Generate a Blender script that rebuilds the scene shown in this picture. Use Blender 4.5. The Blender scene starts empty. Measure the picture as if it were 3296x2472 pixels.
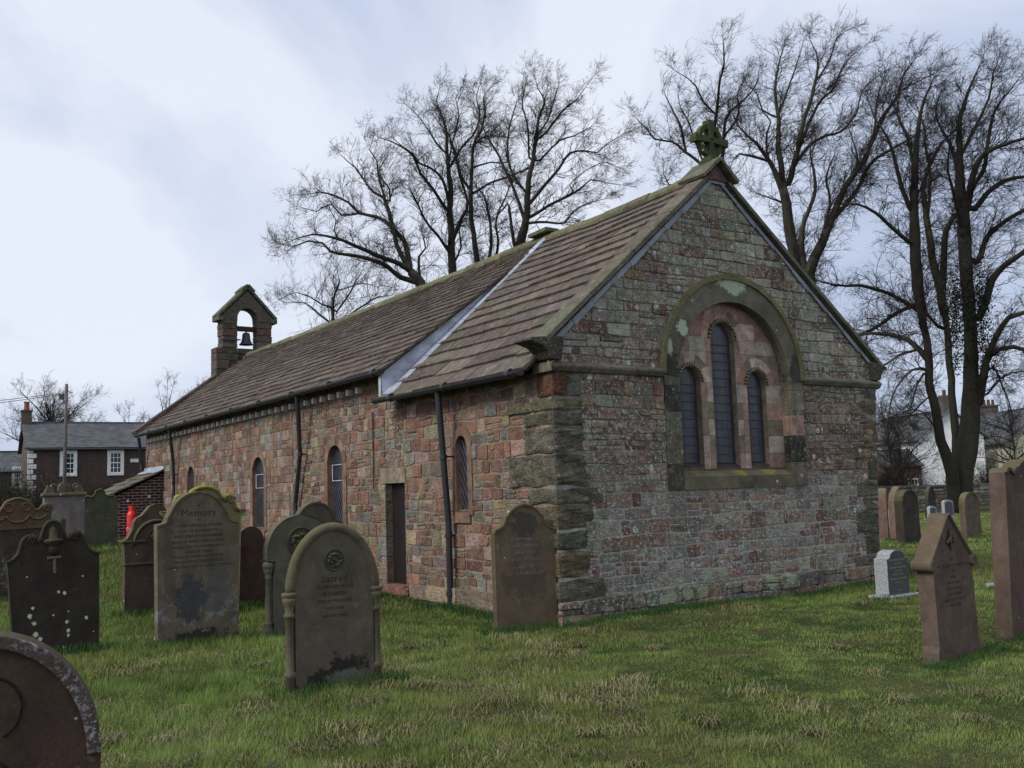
import bpy, bmesh, math, random
import numpy as np
from mathutils import Vector, Matrix
from mathutils.geometry import tessellate_polygon

scene = bpy.context.scene
C = scene.collection
R = math.radians

# ---------------------------------------------------------------- camera
cam_d = bpy.data.cameras.new('camera'); cam = bpy.data.objects.new('camera', cam_d); C.objects.link(cam)
PITCH, ROLL = .107, .033
U = Vector((0, -math.sin(PITCH), math.cos(PITCH))); X_ = Vector((1, 0, 0))
rt = X_*math.cos(ROLL) - U*math.sin(ROLL); up = X_*math.sin(ROLL) + U*math.cos(ROLL)
fw = Vector((0, math.cos(PITCH), math.sin(PITCH)))
m = Matrix((rt, up, -fw)).transposed().to_4x4(); m.translation = Vector((0, 0, 1.6))
cam.matrix_world = m
cam_d.sensor_width = 36; cam_d.lens = 34.78; cam_d.clip_start = .05; cam_d.clip_end = 3000
scene.camera = cam

# ---------------------------------------------------------------- sky and sun
SUN_EL, SUN_AZ = R(38), R(235)          # azimuth the light comes from, clockwise from +Y
w = bpy.data.worlds.new('World'); scene.world = w; w.use_nodes = True
nt = w.node_tree; nt.nodes.clear()
def N(nt, t, **kw):
    n = nt.nodes.new(t)
    for k, v in kw.items(): setattr(n, k, v)
    return n
out = N(nt, 'ShaderNodeOutputWorld'); bg = N(nt, 'ShaderNodeBackground'); bg.inputs['Strength'].default_value = .1
sky = N(nt, 'ShaderNodeTexSky'); sky.sky_type = 'NISHITA'; sky.sun_disc = False
sky.sun_elevation = SUN_EL; sky.sun_rotation = SUN_AZ
tc = N(nt, 'ShaderNodeTexCoord'); mp = N(nt, 'ShaderNodeMapping'); mp.inputs['Scale'].default_value = (1, 1, 1.7)
mp.inputs['Location'].default_value = (.35, .2, .1)
nz = N(nt, 'ShaderNodeTexNoise'); nz.inputs['Scale'].default_value = 1.35; nz.inputs['Detail'].default_value = 7; nz.inputs['Roughness'].default_value = .52; nz.inputs['Distortion'].default_value = .9
cr = N(nt, 'ShaderNodeValToRGB'); e = cr.color_ramp.elements
e[0].position = .41; e[0].color = (.53, .61, .80, 1)
e[1].position = .62; e[1].color = (.90, .95, 1.07, 1)
k = cr.color_ramp.elements.new(.50); k.color = (.66, .74, .93, 1)
mul = N(nt, 'ShaderNodeMix', data_type='RGBA', blend_type='MULTIPLY'); mul.inputs[0].default_value = 1
mul.inputs[7].default_value = (7.0, 7.0, 7.0, 1)
mix = N(nt, 'ShaderNodeMix', data_type='RGBA'); mix.inputs[0].default_value = .93
L = nt.links.new
L(tc.outputs['Generated'], mp.inputs[0]); L(mp.outputs[0], nz.inputs['Vector']); L(nz.outputs[0], cr.inputs[0])
L(cr.outputs[0], mul.inputs[6]); L(sky.outputs[0], mix.inputs[6]); L(mul.outputs[2], mix.inputs[7])
L(mix.outputs[2], bg.inputs[0]); L(bg.outputs[0], out.inputs[0])
sd = bpy.data.lights.new('sun', 'SUN'); sd.energy = 1.8; sd.angle = R(22); sd.color = (1, .96, .9)
so = bpy.data.objects.new('sun', sd); C.objects.link(so)
sdir = Vector((math.sin(SUN_AZ)*math.cos(SUN_EL), math.cos(SUN_AZ)*math.cos(SUN_EL), math.sin(SUN_EL)))
so.rotation_euler = sdir.to_track_quat('Z', 'Y').to_euler(); so.location = (0, 0, 30)
scene.view_settings.view_transform = 'Standard'; scene.view_settings.look = 'None'
scene.view_settings.exposure = 0.42; scene.view_settings.gamma = 1
scene.render.engine = 'CYCLES'

# ---------------------------------------------------------------- helpers
def tag(o, label=None, cat=None, group=None, kind=None):
    if label: o['label'] = label
    if cat: o['category'] = cat
    if group: o['group'] = group
    if kind: o['kind'] = kind
    return o
def empty(name, loc=(0, 0, 0), rz=0, label=None, cat=None, group=None):
    o = bpy.data.objects.new(name, None); o.location = loc; o.rotation_euler = (0, 0, rz); o.empty_display_size = .3
    C.objects.link(o); return tag(o, label, cat, group)
class MB:
    def __init__(s): s.v = []; s.f = []; s.c = []; s.m = []
    def add(s, vs, fs, col=(1, 1, 1), mi=0):
        b = len(s.v); s.v += [tuple(q) for q in vs]; s.c += [tuple(col)+(1,)]*len(vs)
        for f in fs: s.f.append(tuple(b+i for i in f)); s.m.append(mi)
    def box(s, x0, x1, y0, y1, z0, z1, col=(1, 1, 1), mi=0):
        s.add([(x0, y0, z0), (x1, y0, z0), (x1, y1, z0), (x0, y1, z0), (x0, y0, z1), (x1, y0, z1), (x1, y1, z1), (x0, y1, z1)],
              [(0, 3, 2, 1), (4, 5, 6, 7), (0, 1, 5, 4), (1, 2, 6, 5), (2, 3, 7, 6), (3, 0, 4, 7)], col, mi)
    def obox(s, p0, p1, w, t, col=(1, 1, 1), mi=0):
        p0, p1, w, t = Vector(p0), Vector(p1), Vector(w), Vector(t)
        s.add([p0, p0+w, p0+w+t, p0+t, p1, p1+w, p1+w+t, p1+t],
              [(0, 3, 2, 1), (4, 5, 6, 7), (0, 1, 5, 4), (1, 2, 6, 5), (2, 3, 7, 6), (3, 0, 4, 7)], col, mi)
    def prism(s, poly, fn, d0, d1, inset=0, drop=0, col=(1, 1, 1), mi=0, back=False):
        """poly (u,z) ring; sides from depth d0 to d1, front inset"""
        n = len(poly)
        cu = sum(p[0] for p in poly)/n; cz = sum(p[1] for p in poly)/n
        vs = [fn(u, z, d0) for u, z in poly] + [fn(u, z, d1-drop) for u, z in poly]
        fs = [(i, (i+1) % n, n+(i+1) % n, n+i) for i in range(n)]
        if inset > 0:
            for u, z in poly:
                du, dz = cu-u, cz-z; l = math.hypot(du, dz) or 1
                q = min(inset*1.3, l*.45)/l
                vs.append(fn(u+du*q, z+dz*q, d1))
            fs += [(n+i, n+(i+1) % n, 2*n+(i+1) % n, 2*n+i) for i in range(n)]
            fs.append(tuple(range(2*n, 3*n)))
        else: fs.append(tuple(range(n, 2*n)))
        if back: fs.append(tuple(range(n-1, -1, -1)))
        s.add(vs, fs, col, mi)
    def tube(s, pts, rad, n=8, col=(1, 1, 1), mi=0, cap=True):
        pts = [Vector(p) for p in pts]; vs = []; fs = []
        k = len(pts)
        if not hasattr(rad, '__len__'): rad = [rad]*k
        ref = None
        for i, p in enumerate(pts):
            d = (pts[min(i+1, k-1)]-pts[max(i-1, 0)]).normalized()
            if ref is None:
                ref = Vector((0, 0, 1)) if abs(d.z) < .9 else Vector((1, 0, 0))
            a = (ref - d*ref.dot(d)).normalized(); b = d.cross(a); ref = a
            for j in range(n):
                t = 2*math.pi*j/n; vs.append(p + (a*math.cos(t)+b*math.sin(t))*rad[i])
        for i in range(k-1):
            for j in range(n):
                fs.append((i*n+j, i*n+(j+1) % n, (i+1)*n+(j+1) % n, (i+1)*n+j))
        if cap: fs.append(tuple(range(n-1, -1, -1))); fs.append(tuple((k-1)*n+j for j in range(n)))
        s.add(vs, fs, col, mi)
    def lathe(s, cx, cy, prof, n=20, col=(1, 1, 1), mi=0):
        vs = []; fs = []; k = len(prof)
        for r, z in prof:
            for j in range(n):
                t = 2*math.pi*j/n; vs.append((cx+r*math.cos(t), cy+r*math.sin(t), z))
        for i in range(k-1):
            for j in range(n): fs.append((i*n+j, i*n+(j+1) % n, (i+1)*n+(j+1) % n, (i+1)*n+j))
        fs.append(tuple(range(n-1, -1, -1))); fs.append(tuple((k-1)*n+j for j in range(n)))
        s.add(vs, fs, col, mi)
    def sheet(s, outer, holes, fn, d, col=(1, 1, 1), mi=0):
        loops = [[Vector((u, z, 0)) for u, z in outer]] + [[Vector((u, z, 0)) for u, z in h] for h in holes]
        tris = tessellate_polygon(loops); flat = [p for l in loops for p in l]
        s.add([fn(p.x, p.y, d) for p in flat], [tuple(t) for t in tris], col, mi)
    def build(s, name, mats, parent=None, smooth=False, bevel=0, label=None):
        me = bpy.data.meshes.new(name); me.from_pydata(s.v, [], s.f)
        if not isinstance(mats, (list, tuple)): mats = [mats]
        for q in mats: me.materials.append(q)
        me.polygons.foreach_set('material_index', s.m)
        a = me.color_attributes.new('col', 'FLOAT_COLOR', 'POINT'); a.data.foreach_set('color', np.array(s.c, dtype=np.float32).ravel())
        if smooth: me.polygons.foreach_set('use_smooth', [True]*len(me.polygons))
        me.update(); me.validate()
        o = bpy.data.objects.new(name, me); C.objects.link(o)
        if parent: o.parent = parent
        if bevel:
            b = o.modifiers.new('bevel', 'BEVEL'); b.width = bevel; b.segments = 2; b.limit_method = 'ANGLE'; b.angle_limit = R(40)
        if label: o['label'] = label
        return o
def npmesh(name, v, quads, mat, parent=None, col=None, tris=False, smooth=True):
    me = bpy.data.meshes.new(name); k = quads.shape[1]; nf = len(quads)
    me.vertices.add(len(v)); me.vertices.foreach_set('co', v.astype(np.float32).ravel())
    me.loops.add(nf*k); me.loops.foreach_set('vertex_index', quads.astype(np.int32).ravel())
    me.polygons.add(nf); me.polygons.foreach_set('loop_start', np.arange(0, nf*k, k, dtype=np.int32))
    if smooth: me.polygons.foreach_set('use_smooth', np.ones(nf, dtype=bool))
    if col is not None:
        a = me.color_attributes.new('col', 'FLOAT_COLOR', 'POINT')
        c4 = np.ones((len(v), 4), np.float32); c4[:, :3] = col; a.data.foreach_set('color', c4.ravel())
    me.materials.append(mat); me.update(calc_edges=True)
    o = bpy.data.objects.new(name, me); C.objects.link(o)
    if parent: o.parent = parent
    return o
def jit(c, a, rnd): k = 1+rnd.uniform(-a, a); return tuple(max(0, x*k*(1+rnd.uniform(-a, a)*.25)) for x in c)

# ---------------------------------------------------------------- materials
class Mt:
    def __init__(s, name, rough=.85, spec=.25):
        s.m = bpy.data.materials.new(name); s.m.use_nodes = True; s.nt = s.m.node_tree
        s.b = s.nt.nodes['Principled BSDF']; s.b.inputs['Roughness'].default_value = rough; s.b.inputs['Specular IOR Level'].default_value = spec
        s.tc = N(s.nt, 'ShaderNodeTexCoord'); s.L = s.nt.links.new
    def coord(s, scale=(1, 1, 1), rot=(0, 0, 0)):
        q = N(s.nt, 'ShaderNodeMapping'); q.inputs['Scale'].default_value = scale; q.inputs['Rotation'].default_value = rot
        s.L(s.tc.outputs['Object'], q.inputs[0]); return q.outputs[0]
    def noise(s, sc, det=4, rough=.6, co=None, dist=0):
        n = N(s.nt, 'ShaderNodeTexNoise'); n.inputs['Scale'].default_value = sc; n.inputs['Detail'].default_value = det; n.inputs['Roughness'].default_value = rough; n.inputs['Distortion'].default_value = dist
        s.L(co or s.tc.outputs['Object'], n.inputs['Vector']); return n.outputs[0]
    def ramp(s, inp, a, b, ca=0, cb=1):
        n = N(s.nt, 'ShaderNodeMapRange'); n.inputs['From Min'].default_value = a; n.inputs['From Max'].default_value = b
        n.inputs['To Min'].default_value = ca; n.inputs['To Max'].default_value = cb; s.L(inp, n.inputs[0]); return n.outputs[0]
    def mathn(s, op, a, b):
        n = N(s.nt, 'ShaderNodeMath', operation=op)
        for i, q in enumerate((a, b)):
            if isinstance(q, (int, float)): n.inputs[i].default_value = q
            else: s.L(q, n.inputs[i])
        return n.outputs[0]
    def rgb(s, c): n = N(s.nt, 'ShaderNodeRGB'); n.outputs[0].default_value = (*c, 1); return n.outputs[0]
    def attr(s): n = N(s.nt, 'ShaderNodeAttribute'); n.attribute_name = 'col'; return n.outputs['Color']
    def mix(s, f, a, b, mode='MIX'):
        n = N(s.nt, 'ShaderNodeMix', data_type='RGBA', blend_type=mode)
        if isinstance(f, (int, float)): n.inputs[0].default_value = f
        else: s.L(f, n.inputs[0])
        for i, q in ((6, a), (7, b)):
            if isinstance(q, tuple): n.inputs[i].default_value = (*q, 1)
            else: s.L(q, n.inputs[i])
        return n.outputs[2]
    def vmul(s, c, f):
        n = N(s.nt, 'ShaderNodeVectorMath', operation='SCALE'); s.L(c, n.inputs[0]); s.L(f, n.inputs['Scale']); return n.outputs[0]
    def spots(s, sc, size, keep=.5):
        """round patches: 1 inside a patch"""
        v = N(s.nt, 'ShaderNodeTexVoronoi'); v.inputs['Scale'].default_value = sc; s.L(s.tc.outputs['Object'], v.inputs['Vector'])
        sep = N(s.nt, 'ShaderNodeSeparateColor'); s.L(v.outputs['Color'], sep.inputs[0])
        k = s.mathn('LESS_THAN', sep.outputs[0], keep)
        wob = s.noise(sc*3, 2)
        dd = s.mathn('ADD', v.outputs['Distance'], s.mathn('MULTIPLY', s.mathn('SUBTRACT', wob, .5), .22))
        rad = s.mathn('MULTIPLY', sep.outputs[1], size)
        return s.mathn('MULTIPLY', s.mathn('LESS_THAN', dd, rad), k)
    def bump(s, h, dist=.01, strength=1):
        n = N(s.nt, 'ShaderNodeBump'); n.inputs['Distance'].default_value = dist; n.inputs['Strength'].default_value = strength
        s.L(h, n.inputs['Height']); s.L(n.outputs[0], s.b.inputs['Normal'])
    def zc(s):
        n = N(s.nt, 'ShaderNodeSeparateXYZ'); s.L(s.tc.outputs['Object'], n.inputs[0]); return n.outputs
    def nz(s):
        g = N(s.nt, 'ShaderNodeNewGeometry'); n = N(s.nt, 'ShaderNodeSeparateXYZ'); s.L(g.outputs['Normal'], n.inputs[0]); return n.outputs[2]
    def col(s, c): s.L(c, s.b.inputs['Base Color']); return s.m
def simple(name, c, rough=.7, spec=.3, var=.25, sc=6, bump=0, metal=0):
    t = Mt(name, rough, spec); n = t.noise(sc, 5)
    t.b.inputs['Metallic'].default_value = metal
    if bump: t.bump(t.noise(sc*6, 4), bump)
    return t.col(t.vmul(t.rgb(c), t.ramp(n, .3, .7, 1-var, 1+var)))
def add_blots(t, c, blots):
    o3 = t.zc(); wn = t.noise(9, 7, .75); wf = t.noise(55, 4, .7)
    for (bx, bz, rx, rz, bc, bf) in blots:
        q = t.mathn('SQRT', t.mathn('ADD', t.mathn('POWER', t.mathn('ABSOLUTE', t.mathn('DIVIDE', t.mathn('SUBTRACT', o3[0], bx), rx), 0), 2), t.mathn('POWER', t.mathn('ABSOLUTE', t.mathn('DIVIDE', t.mathn('SUBTRACT', o3[2], bz), rz), 0), 2)), 0)
        q = t.mathn('ADD', q, t.mathn('MULTIPLY', t.mathn('SUBTRACT', wn if rx > .05 else wf, .5), 3.4 if rx > .05 else 2.6)); c = t.mix(t.ramp(q, .88, 1.04, bf, 0), c, bc)
    return c
def wall_stone(name, lichen=.5, pale=(.50, .53, .46), green=.3, stain=.5, bmp=.012, strata=0, tint=None, blots=()):
    t = Mt(name, .92, .15); a = t.attr(); big = t.noise(1.1, 4); mid = t.noise(7, 6); fine = t.noise(45, 4, .7)
    if tint: a = t.mix(1, a, tint, 'MULTIPLY')
    c = t.vmul(a, t.ramp(mid, .3, .7, .62, 1.38)); c = t.vmul(c, t.ramp(fine, .3, .7, .72, 1.28))
    c = t.mix(t.ramp(t.noise(2.3, 5), .50, .72, 0, green), c, (.115, .135, .07))
    c = t.mix(t.ramp(t.noise(.9, 5, .6, t.coord((1.6, 1.6, .6))), .56, .74, 0, stain), c, (.035, .032, .028))
    if strata:
        st = t.noise(9, 5, .6, t.coord((1, 1, 4.2), (0, R(24), R(20))), 1.2)
        c = t.mix(t.ramp(st, .50, .60, 0, strata), c, (.022, .022, .02)); c = t.mix(t.ramp(st, .34, .44, strata*.55, 0), c, (.26, .245, .18))
    l1 = t.mathn('MULTIPLY', t.ramp(t.noise(15, 8, .82), .548-.05*lichen, .595-.05*lichen, 0, 1), t.ramp(big, .38, .62, .12, 1))
    c = t.mix(t.mathn('MULTIPLY', l1, lichen*.72), c, pale)
    c = t.mix(t.mathn('MULTIPLY', t.spots(27, .40, .30+.25*lichen), min(1, lichen*.9)), c, tuple(x*1.15 for x in pale))
    c = t.mix(t.mathn('MULTIPLY', t.mathn('MULTIPLY', t.spots(9, .40, .14), t.ramp(t.noise(40, 4, .8), .42, .5, 0, 1)), lichen), c, tuple(x*1.25 for x in pale))
    if blots: c = add_blots(t, c, blots)
    t.bump(t.mathn('ADD', t.mathn('MULTIPLY', t.noise(14, 6, .65, t.coord((1, 1, 1.8))), 1.4), t.mathn('MULTIPLY', fine, .35)), bmp*2)
    return t.col(c)
def mortar_mat(name, c, c2=None):
    t = Mt(name, .95, .1)
    x = t.vmul(t.rgb(c), t.ramp(t.noise(5, 7, .75), .3, .7, .45, 1.45))
    if c2: x = t.mix(t.ramp(t.mathn('ADD', t.zc()[2], t.mathn('MULTIPLY', t.mathn('SUBTRACT', t.noise(1.6, 4), .5), 2.2)), 1.1, 2.0, 0, 1), x, t.vmul(t.rgb(c2), t.ramp(t.noise(9, 6, .7), .3, .7, .6, 1.35)))
    t.bump(t.noise(30, 5, .7), .015)
    return t.col(x)
def grave_mat(name, base, dark=(.03, .028, .024), darkamt=.6, lich=.2, lc=(.34, .38, .36), moss=.5, mc=(.10, .105, .035), spot=.1, sc=(.55, .6, .42), red=0, lowlich=0, blots=()):
    t = Mt(name, .9, .2)
    co = t.coord((1, 1, .45)); 
    c = t.vmul(t.rgb(base), t.ramp(t.noise(5, 7, .65), .3, .7, .68, 1.35))
    if red: c = t.mix(t.ramp(t.noise(3.1, 4), .45, .65, 0, red), c, (.125, .060, .046))
    c = t.mix(t.ramp(t.noise(2.4, 6, .6, co), .46, .68, 0, darkamt), c, dark)
    c = t.vmul(c, t.ramp(t.noise(60, 3), .3, .7, .85, 1.15))
    c = t.mix(t.mathn('MULTIPLY', t.ramp(t.noise(1.9, 5), .40, .64, 0, 1), moss*.55), c, mc)
    c = t.mix(t.mathn('MULTIPLY', t.ramp(t.nz(), .05, .6, 0, 1), t.ramp(t.noise(6, 4), .3, .6, .2, moss)), c, tuple(x*1.5 for x in mc))
    if lowlich:
        zz = t.zc()[2]; mk = t.mathn('MULTIPLY', t.mathn('MULTIPLY', t.ramp(zz, .12, .28, 0, 1), t.ramp(zz, .50, .85, 1, 0)), t.ramp(t.noise(8, 8, .8), .50, .60, 0, 1))
        c = t.mix(t.mathn('MULTIPLY', mk, lowlich), c, (.26, .28, .29))
    lm = t.mathn('MULTIPLY', t.mathn('GREATER_THAN', t.noise(13, 7, .75), .60), t.ramp(t.noise(1.7, 3), .45, .6, 0, 1))
    c = t.mix(t.mathn('MULTIPLY', lm, lich), c, lc)
    if blots: c = add_blots(t, c, blots)
    c = t.mix(t.spots(11, .30, spot), c, sc)
    t.bump(t.mathn('ADD', t.noise(9, 6, .6), t.mathn('MULTIPLY', t.noise(70, 3), .25)), .006)
    return t.col(c)
# ================================================================ ground
def sstep(t): t = np.clip(t, 0, 1); return t*t*(3-2*t)
def _h(i, j, s):
    n = (i*374761393 + j*668265263 + s*1442695041) & 0xffffffff
    n = ((n ^ (n >> 13))*1274126177) & 0xffffffff
    return ((n ^ (n >> 16)) & 0xffff)/65535.
def vnoise(x, y, s=0):
    x = np.asarray(x, float); y = np.asarray(y, float)
    i = np.floor(x).astype(np.int64); j = np.floor(y).astype(np.int64); fx = sstep(x-i); fy = sstep(y-j)
    return (_h(i, j, s)*(1-fx)+_h(i+1, j, s)*fx)*(1-fy) + (_h(i, j+1, s)*(1-fx)+_h(i+1, j+1, s)*fx)*fy
def terr(X, Y):
    X = np.asarray(X, float); Y = np.asarray(Y, float)
    return .62*sstep((-X-.5)/8.)*sstep((Y-12.5)/12) + .10*(vnoise(X*.55, Y*.55, 3)-.5)*sstep((9-np.abs(Y-8))/4)*.9 + .05*(vnoise(X*2.1, Y*2.1, 4)-.5) - .02
def gz(x, y): return float(terr(x, y))
gx = np.concatenate([np.linspace(-900, -45, 14), np.linspace(-40, 40, 261), np.linspace(45, 900, 14)])
gy = np.concatenate([np.linspace(-60, 0, 8), np.linspace(.3, 60, 240), np.linspace(64, 1500, 18)])
GX, GY = np.meshgrid(gx, gy); V = np.stack([GX, GY, terr(GX, GY)], -1).reshape(-1, 3)
ii, jj = np.meshgrid(np.arange(len(gy)-1), np.arange(len(gx)-1), indexing='ij'); b = (ii*len(gx)+jj).ravel()
t = Mt('turf', .95, .1)
c = t.mix(t.ramp(t.noise(.9, 6), .42, .60, 0, 1), (.030, .052, .014), (.075, .075, .030))
c = t.vmul(c, t.ramp(t.noise(22, 5, .7), .3, .7, .55, 1.4)); t.bump(t.noise(30, 5), .03)
tag(npmesh('grass_ground', V, np.stack([b, b+1, b+1+len(gx), b+len(gx)], 1), t.col(c)), kind='structure')

# ================================================================ church
CH = empty('church', (.5, 12.025, 0), .621, 'low red sandstone church with stone slate roof, triple lancet gable window and open bellcote', 'church')
SK = .032
def G(u, z, d=0): return (u, -d, z)                       # east gable plane
def S(u, z, d=0): return (-d+SK*u, u, z)                  # south wall plane, u along the church
GB = [(1.77, 0.17, 0.11), (2.04, 0.18, 0.09), (2.34, 0.2, 0.1), (3.73, 0.21, 0.12), (2.82, 0.4, 0.09), (2.47, 0.4, 0.1), (4.11, 0.22, 0.09), (4.51, 0.95, 0.07), (1.62, 0.14, 0.08)]
LG = (.36, .43, .26)
M_gable = wall_stone('gable_stone', .95, (.46, .47, .42), green=.28, stain=.40, tint=(1.08, 1.02, .92), blots=[(x_, z_, r_, r_*.8, LG, .75) for x_, z_, r_ in GB])
M_side = wall_stone('side_stone', .42, (.40, .38, .33), green=.16, stain=.35, bmp=.016)
M_mort_g = mortar_mat('gable_mortar', (.40, .375, .345), (.20, .185, .155))
M_mort_s = mortar_mat('side_mortar', (.26, .205, .16))
M_quoin = wall_stone('quoin_stone', .25, green=.35, stain=.3, bmp=.03, strata=.42, tint=(1.1, 1.04, .92))
M_dress = wall_stone('dressed_stone', .06, (.42, .46, .36), green=.2, stain=.30, bmp=.003)
M_arch = wall_stone('arch_stone', .42, (.42, .50, .34), green=.45, stain=.95, bmp=.005)
M_slate = wall_stone('roof_slate', .34, (.34, .31, .26), green=.35, stain=.25, bmp=.006)
M_cope = wall_stone('coping_stone', .34, (.36, .36, .27), green=.7, stain=.5, bmp=.008)
M_moss = wall_stone('mossy_ridge', .4, (.26, .27, .15), green=.7, stain=.25, bmp=.01)
t = Mt('lead', .42, .5); t.b.inputs['Metallic'].default_value = .35
c = t.vmul(t.rgb((.47, .50, .56)), t.ramp(t.noise(3, 7, .7, t.coord((1, 1, 2))), .3, .7, .55, 1.35)); t.bump(t.noise(5, 4), .01); M_lead = t.col(c)
t = Mt('black_iron', .45, .5); c = t.vmul(t.rgb((.022, .023, .026)), t.ramp(t.noise(12, 5), .3, .7, .7, 1.5)); M_iron = t.col(c)
t = Mt('leaded_glass', .34, .45); c = t.vmul(t.rgb((.026, .030, .040)), t.ramp(t.noise(6, 4), .3, .7, .5, 1.6)); t.bump(t.noise(9, 2), .004); M_glass = t.col(c)
M_white = simple('white_paint', (.62, .62, .60), .5)
M_lattice = simple('wire_lattice', (.06, .066, .078), .5)
M_door = simple('door_wood', (.014, .008, .007), .6, var=.4, sc=3)
M_green = grave_mat('cross_stone', (.055, .06, .03), moss=.9, mc=(.075, .095, .028), darkamt=.4, lich=.1)

def clip_half(poly, n, c):
    o = []; k = len(poly)
    for i in range(k):
        a, b = poly[i], poly[(i+1) % k]; da = n[0]*a[0]+n[1]*a[1]-c; db = n[0]*b[0]+n[1]*b[1]-c
        if da <= 0: o.append(a)
        if (da < 0 < db) or (db < 0 < da):
            t = da/(da-db); o.append((a[0]+(b[0]-a[0])*t, a[1]+(b[1]-a[1])*t))
    return o
def clip_poly(poly, region):                            # region convex ccw
    k = len(region)
    for i in range(k):
        a, b = region[i], region[(i+1) % k]; n = (b[1]-a[1], a[0]-b[0]); poly = clip_half(poly, n, n[0]*a[0]+n[1]*a[1])
        if len(poly) < 3: return []
    return poly
def clip_arch(poly, s):
    cx, hw, z0, zs = s
    if max(p[0] for p in poly) < cx-hw or min(p[0] for p in poly) > cx+hw or max(p[1] for p in poly) < z0 or min(p[1] for p in poly) > zs+hw: return poly
    pu = sum(p[0] for p in poly)/len(poly); pz = sum(p[1] for p in poly)/len(poly)
    cand = [(cx-hw-pu, (1, 0), cx-hw), (pu-cx-hw, (-1, 0), -(cx+hw)), (z0-pz, (0, 1), z0)]
    if pz > zs:
        r = math.hypot(pu-cx, pz-zs) or 1e-6; n = (-(pu-cx)/r, -(pz-zs)/r)
        q = (cx-n[0]*hw, zs-n[1]*hw); cand = [(r-hw, n, n[0]*q[0]+n[1]*q[1]), cand[2]]
    d, n, c = max(cand, key=lambda a: a[0])
    if d < -.06: return []
    return clip_half(poly, n, c)
def arch_pts(cx, hw, z0, zs, n=16, ry=None):
    ry = ry or hw
    p = [(cx-hw, z0)] + [(cx-hw*math.cos(math.pi*i/n), zs+ry*math.sin(math.pi*i/n)) for i in range(n+1)] + [(cx+hw, z0)]
    return p
def masonry(mb, fn, u0, u1, z0, z1, hr, wr, pal, rnd, region=None, excl=(), gap=.010, wob=.012, rag=.006, proud=(.006, .022), split=.15, corner=.02, fn_pal=None):
    z = z0; ph = rnd.uniform(0, 9); prev = None
    def line(zz, k): return lambda u: zz + (wob*math.sin(u*1.9+k*2.3)+wob*.6*math.sin(u*4.7+k*5.1) if zz > z0 else 0)
    k = 0
    while z < z1:
        h = rnd.uniform(*hr); lo = line(z, k); hi = line(z+h, k+1); u = u0 - rnd.uniform(0, wr[0])
        while u < u1:
            wd = rnd.uniform(*wr)*(.65 if h < sum(hr)*.42 else 1); parts = [(0, 1)]
            if rnd.random() < split: s_ = rnd.uniform(.35, .65); parts = [(0, s_), (s_, 1)]
            for a, b in parts:
                ua, ub = max(u, u0)+gap/2, min(u+wd, u1)-gap/2
                if ub-ua < .03: continue
                def zz(q, f): return lo(q)+(hi(q)-lo(q))*f
                j = lambda: rnd.uniform(-rag, rag)
                c_ = min(corner, (ub-ua)*.25, h*(b-a)*.25)
                za, zb, zc_, zd = zz(ua, a)+gap/2, zz(ub, a)+gap/2, zz(ub, b)-gap/2, zz(ua, b)-gap/2
                um = (ua+ub)/2
                poly = [(ua+c_+j(), za+j()*.6), (um, (za+zb)/2+j()*.7), (ub-c_+j(), zb+j()*.6), (ub+j()*.5, zb+c_), (ub+j()*.5, zc_-c_), (ub-c_+j(), zc_+j()*.6), (um, (zc_+zd)/2+j()*.7), (ua+c_+j(), zd+j()*.6), (ua+j()*.5, zd-c_), (ua+j()*.5, za+c_)]
                if region: poly = clip_poly(poly, region)
                for s_ in excl:
                    if poly: poly = clip_arch(poly, s_)
                if len(poly) < 3: continue
                ar = abs(sum(poly[i][0]*poly[(i+1) % len(poly)][1]-poly[(i+1) % len(poly)][0]*poly[i][1] for i in range(len(poly))))/2
                if ar < .0012: continue
                P_ = fn_pal(um, z) if fn_pal else pal
                mb.prism(poly, fn, -.01, rnd.uniform(*proud), inset=.008, drop=.004, col=tuple(v*(1.3 if fn_pal else 1.18) for v in jit(rnd.choice(P_), .28, rnd)))
            u += wd
        z += h; k += 1
rnd = random.Random(11)
RED = (.18, .100, .072); DRED = (.10, .062, .050); BRN = (.165, .118, .085); GRN = (.135, .138, .108); TAN = (.235, .185, .125); PUR = (.15, .118, .105); GRY = (.195, .185, .160); OCH = (.22, .165, .085); ORG = (.215, .122, .082); PNK = (.25, .175, .135)
# --- east gable
gab = [(0, -.3), (6.30, -.3), (6.55, 3.1), (6.56, 3.38), (3.06, 6.02), (-.04, 3.40)]
WIN = (3.27, 1.20, 1.52, 3.05)            # outer ring centre, half width, bottom, spring
mb = MB(); mbm = MB()
def gpal(u, z):
    if z > 3.1: return [(.18, .185, .145), GRN, GRY, PUR, BRN, (.17, .17, .13), DRED, (.16, .14, .115), (.20, .20, .165)]
    if z > 1.7: return [DRED, BRN, (.12, .075, .06), GRN, PUR, (.11, .085, .07), (.13, .09, .07), (.15, .13, .11)]
    return [(.13, .075, .06), PUR, (.16, .165, .135), GRY, BRN, GRN, (.16, .135, .125), (.14, .085, .07), GRY, (.17, .16, .14)]
OUT = (3.27, 1.42, 1.55, 3.10)
masonry(mbm, G, .42, 6.4, .10, 1.75, (.15, .24), (.16, .42), None, rnd, gab, [OUT], wob=.014, split=.22, fn_pal=gpal, gap=.017, proud=(.003, .011))
masonry(mbm, G, .42, 6.6, 1.75, 3.08, (.09, .17), (.15, .42), None, rnd, gab, [OUT], wob=.01, split=.2, fn_pal=gpal, gap=.009)
masonry(mbm, G, -.04, 6.6, 3.10, 6.1, (.11, .20), (.18, .46), None, rnd, gab, [OUT], wob=.012, split=.15, fn_pal=gpal, gap=.013)
mbm.prism([(-.03, -.3), (6.5, -.3), (6.5, .05), (3.2, .10), (-.03, .10)], G, 0, .05, .02, .01, (.13, .115, .09))
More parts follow.
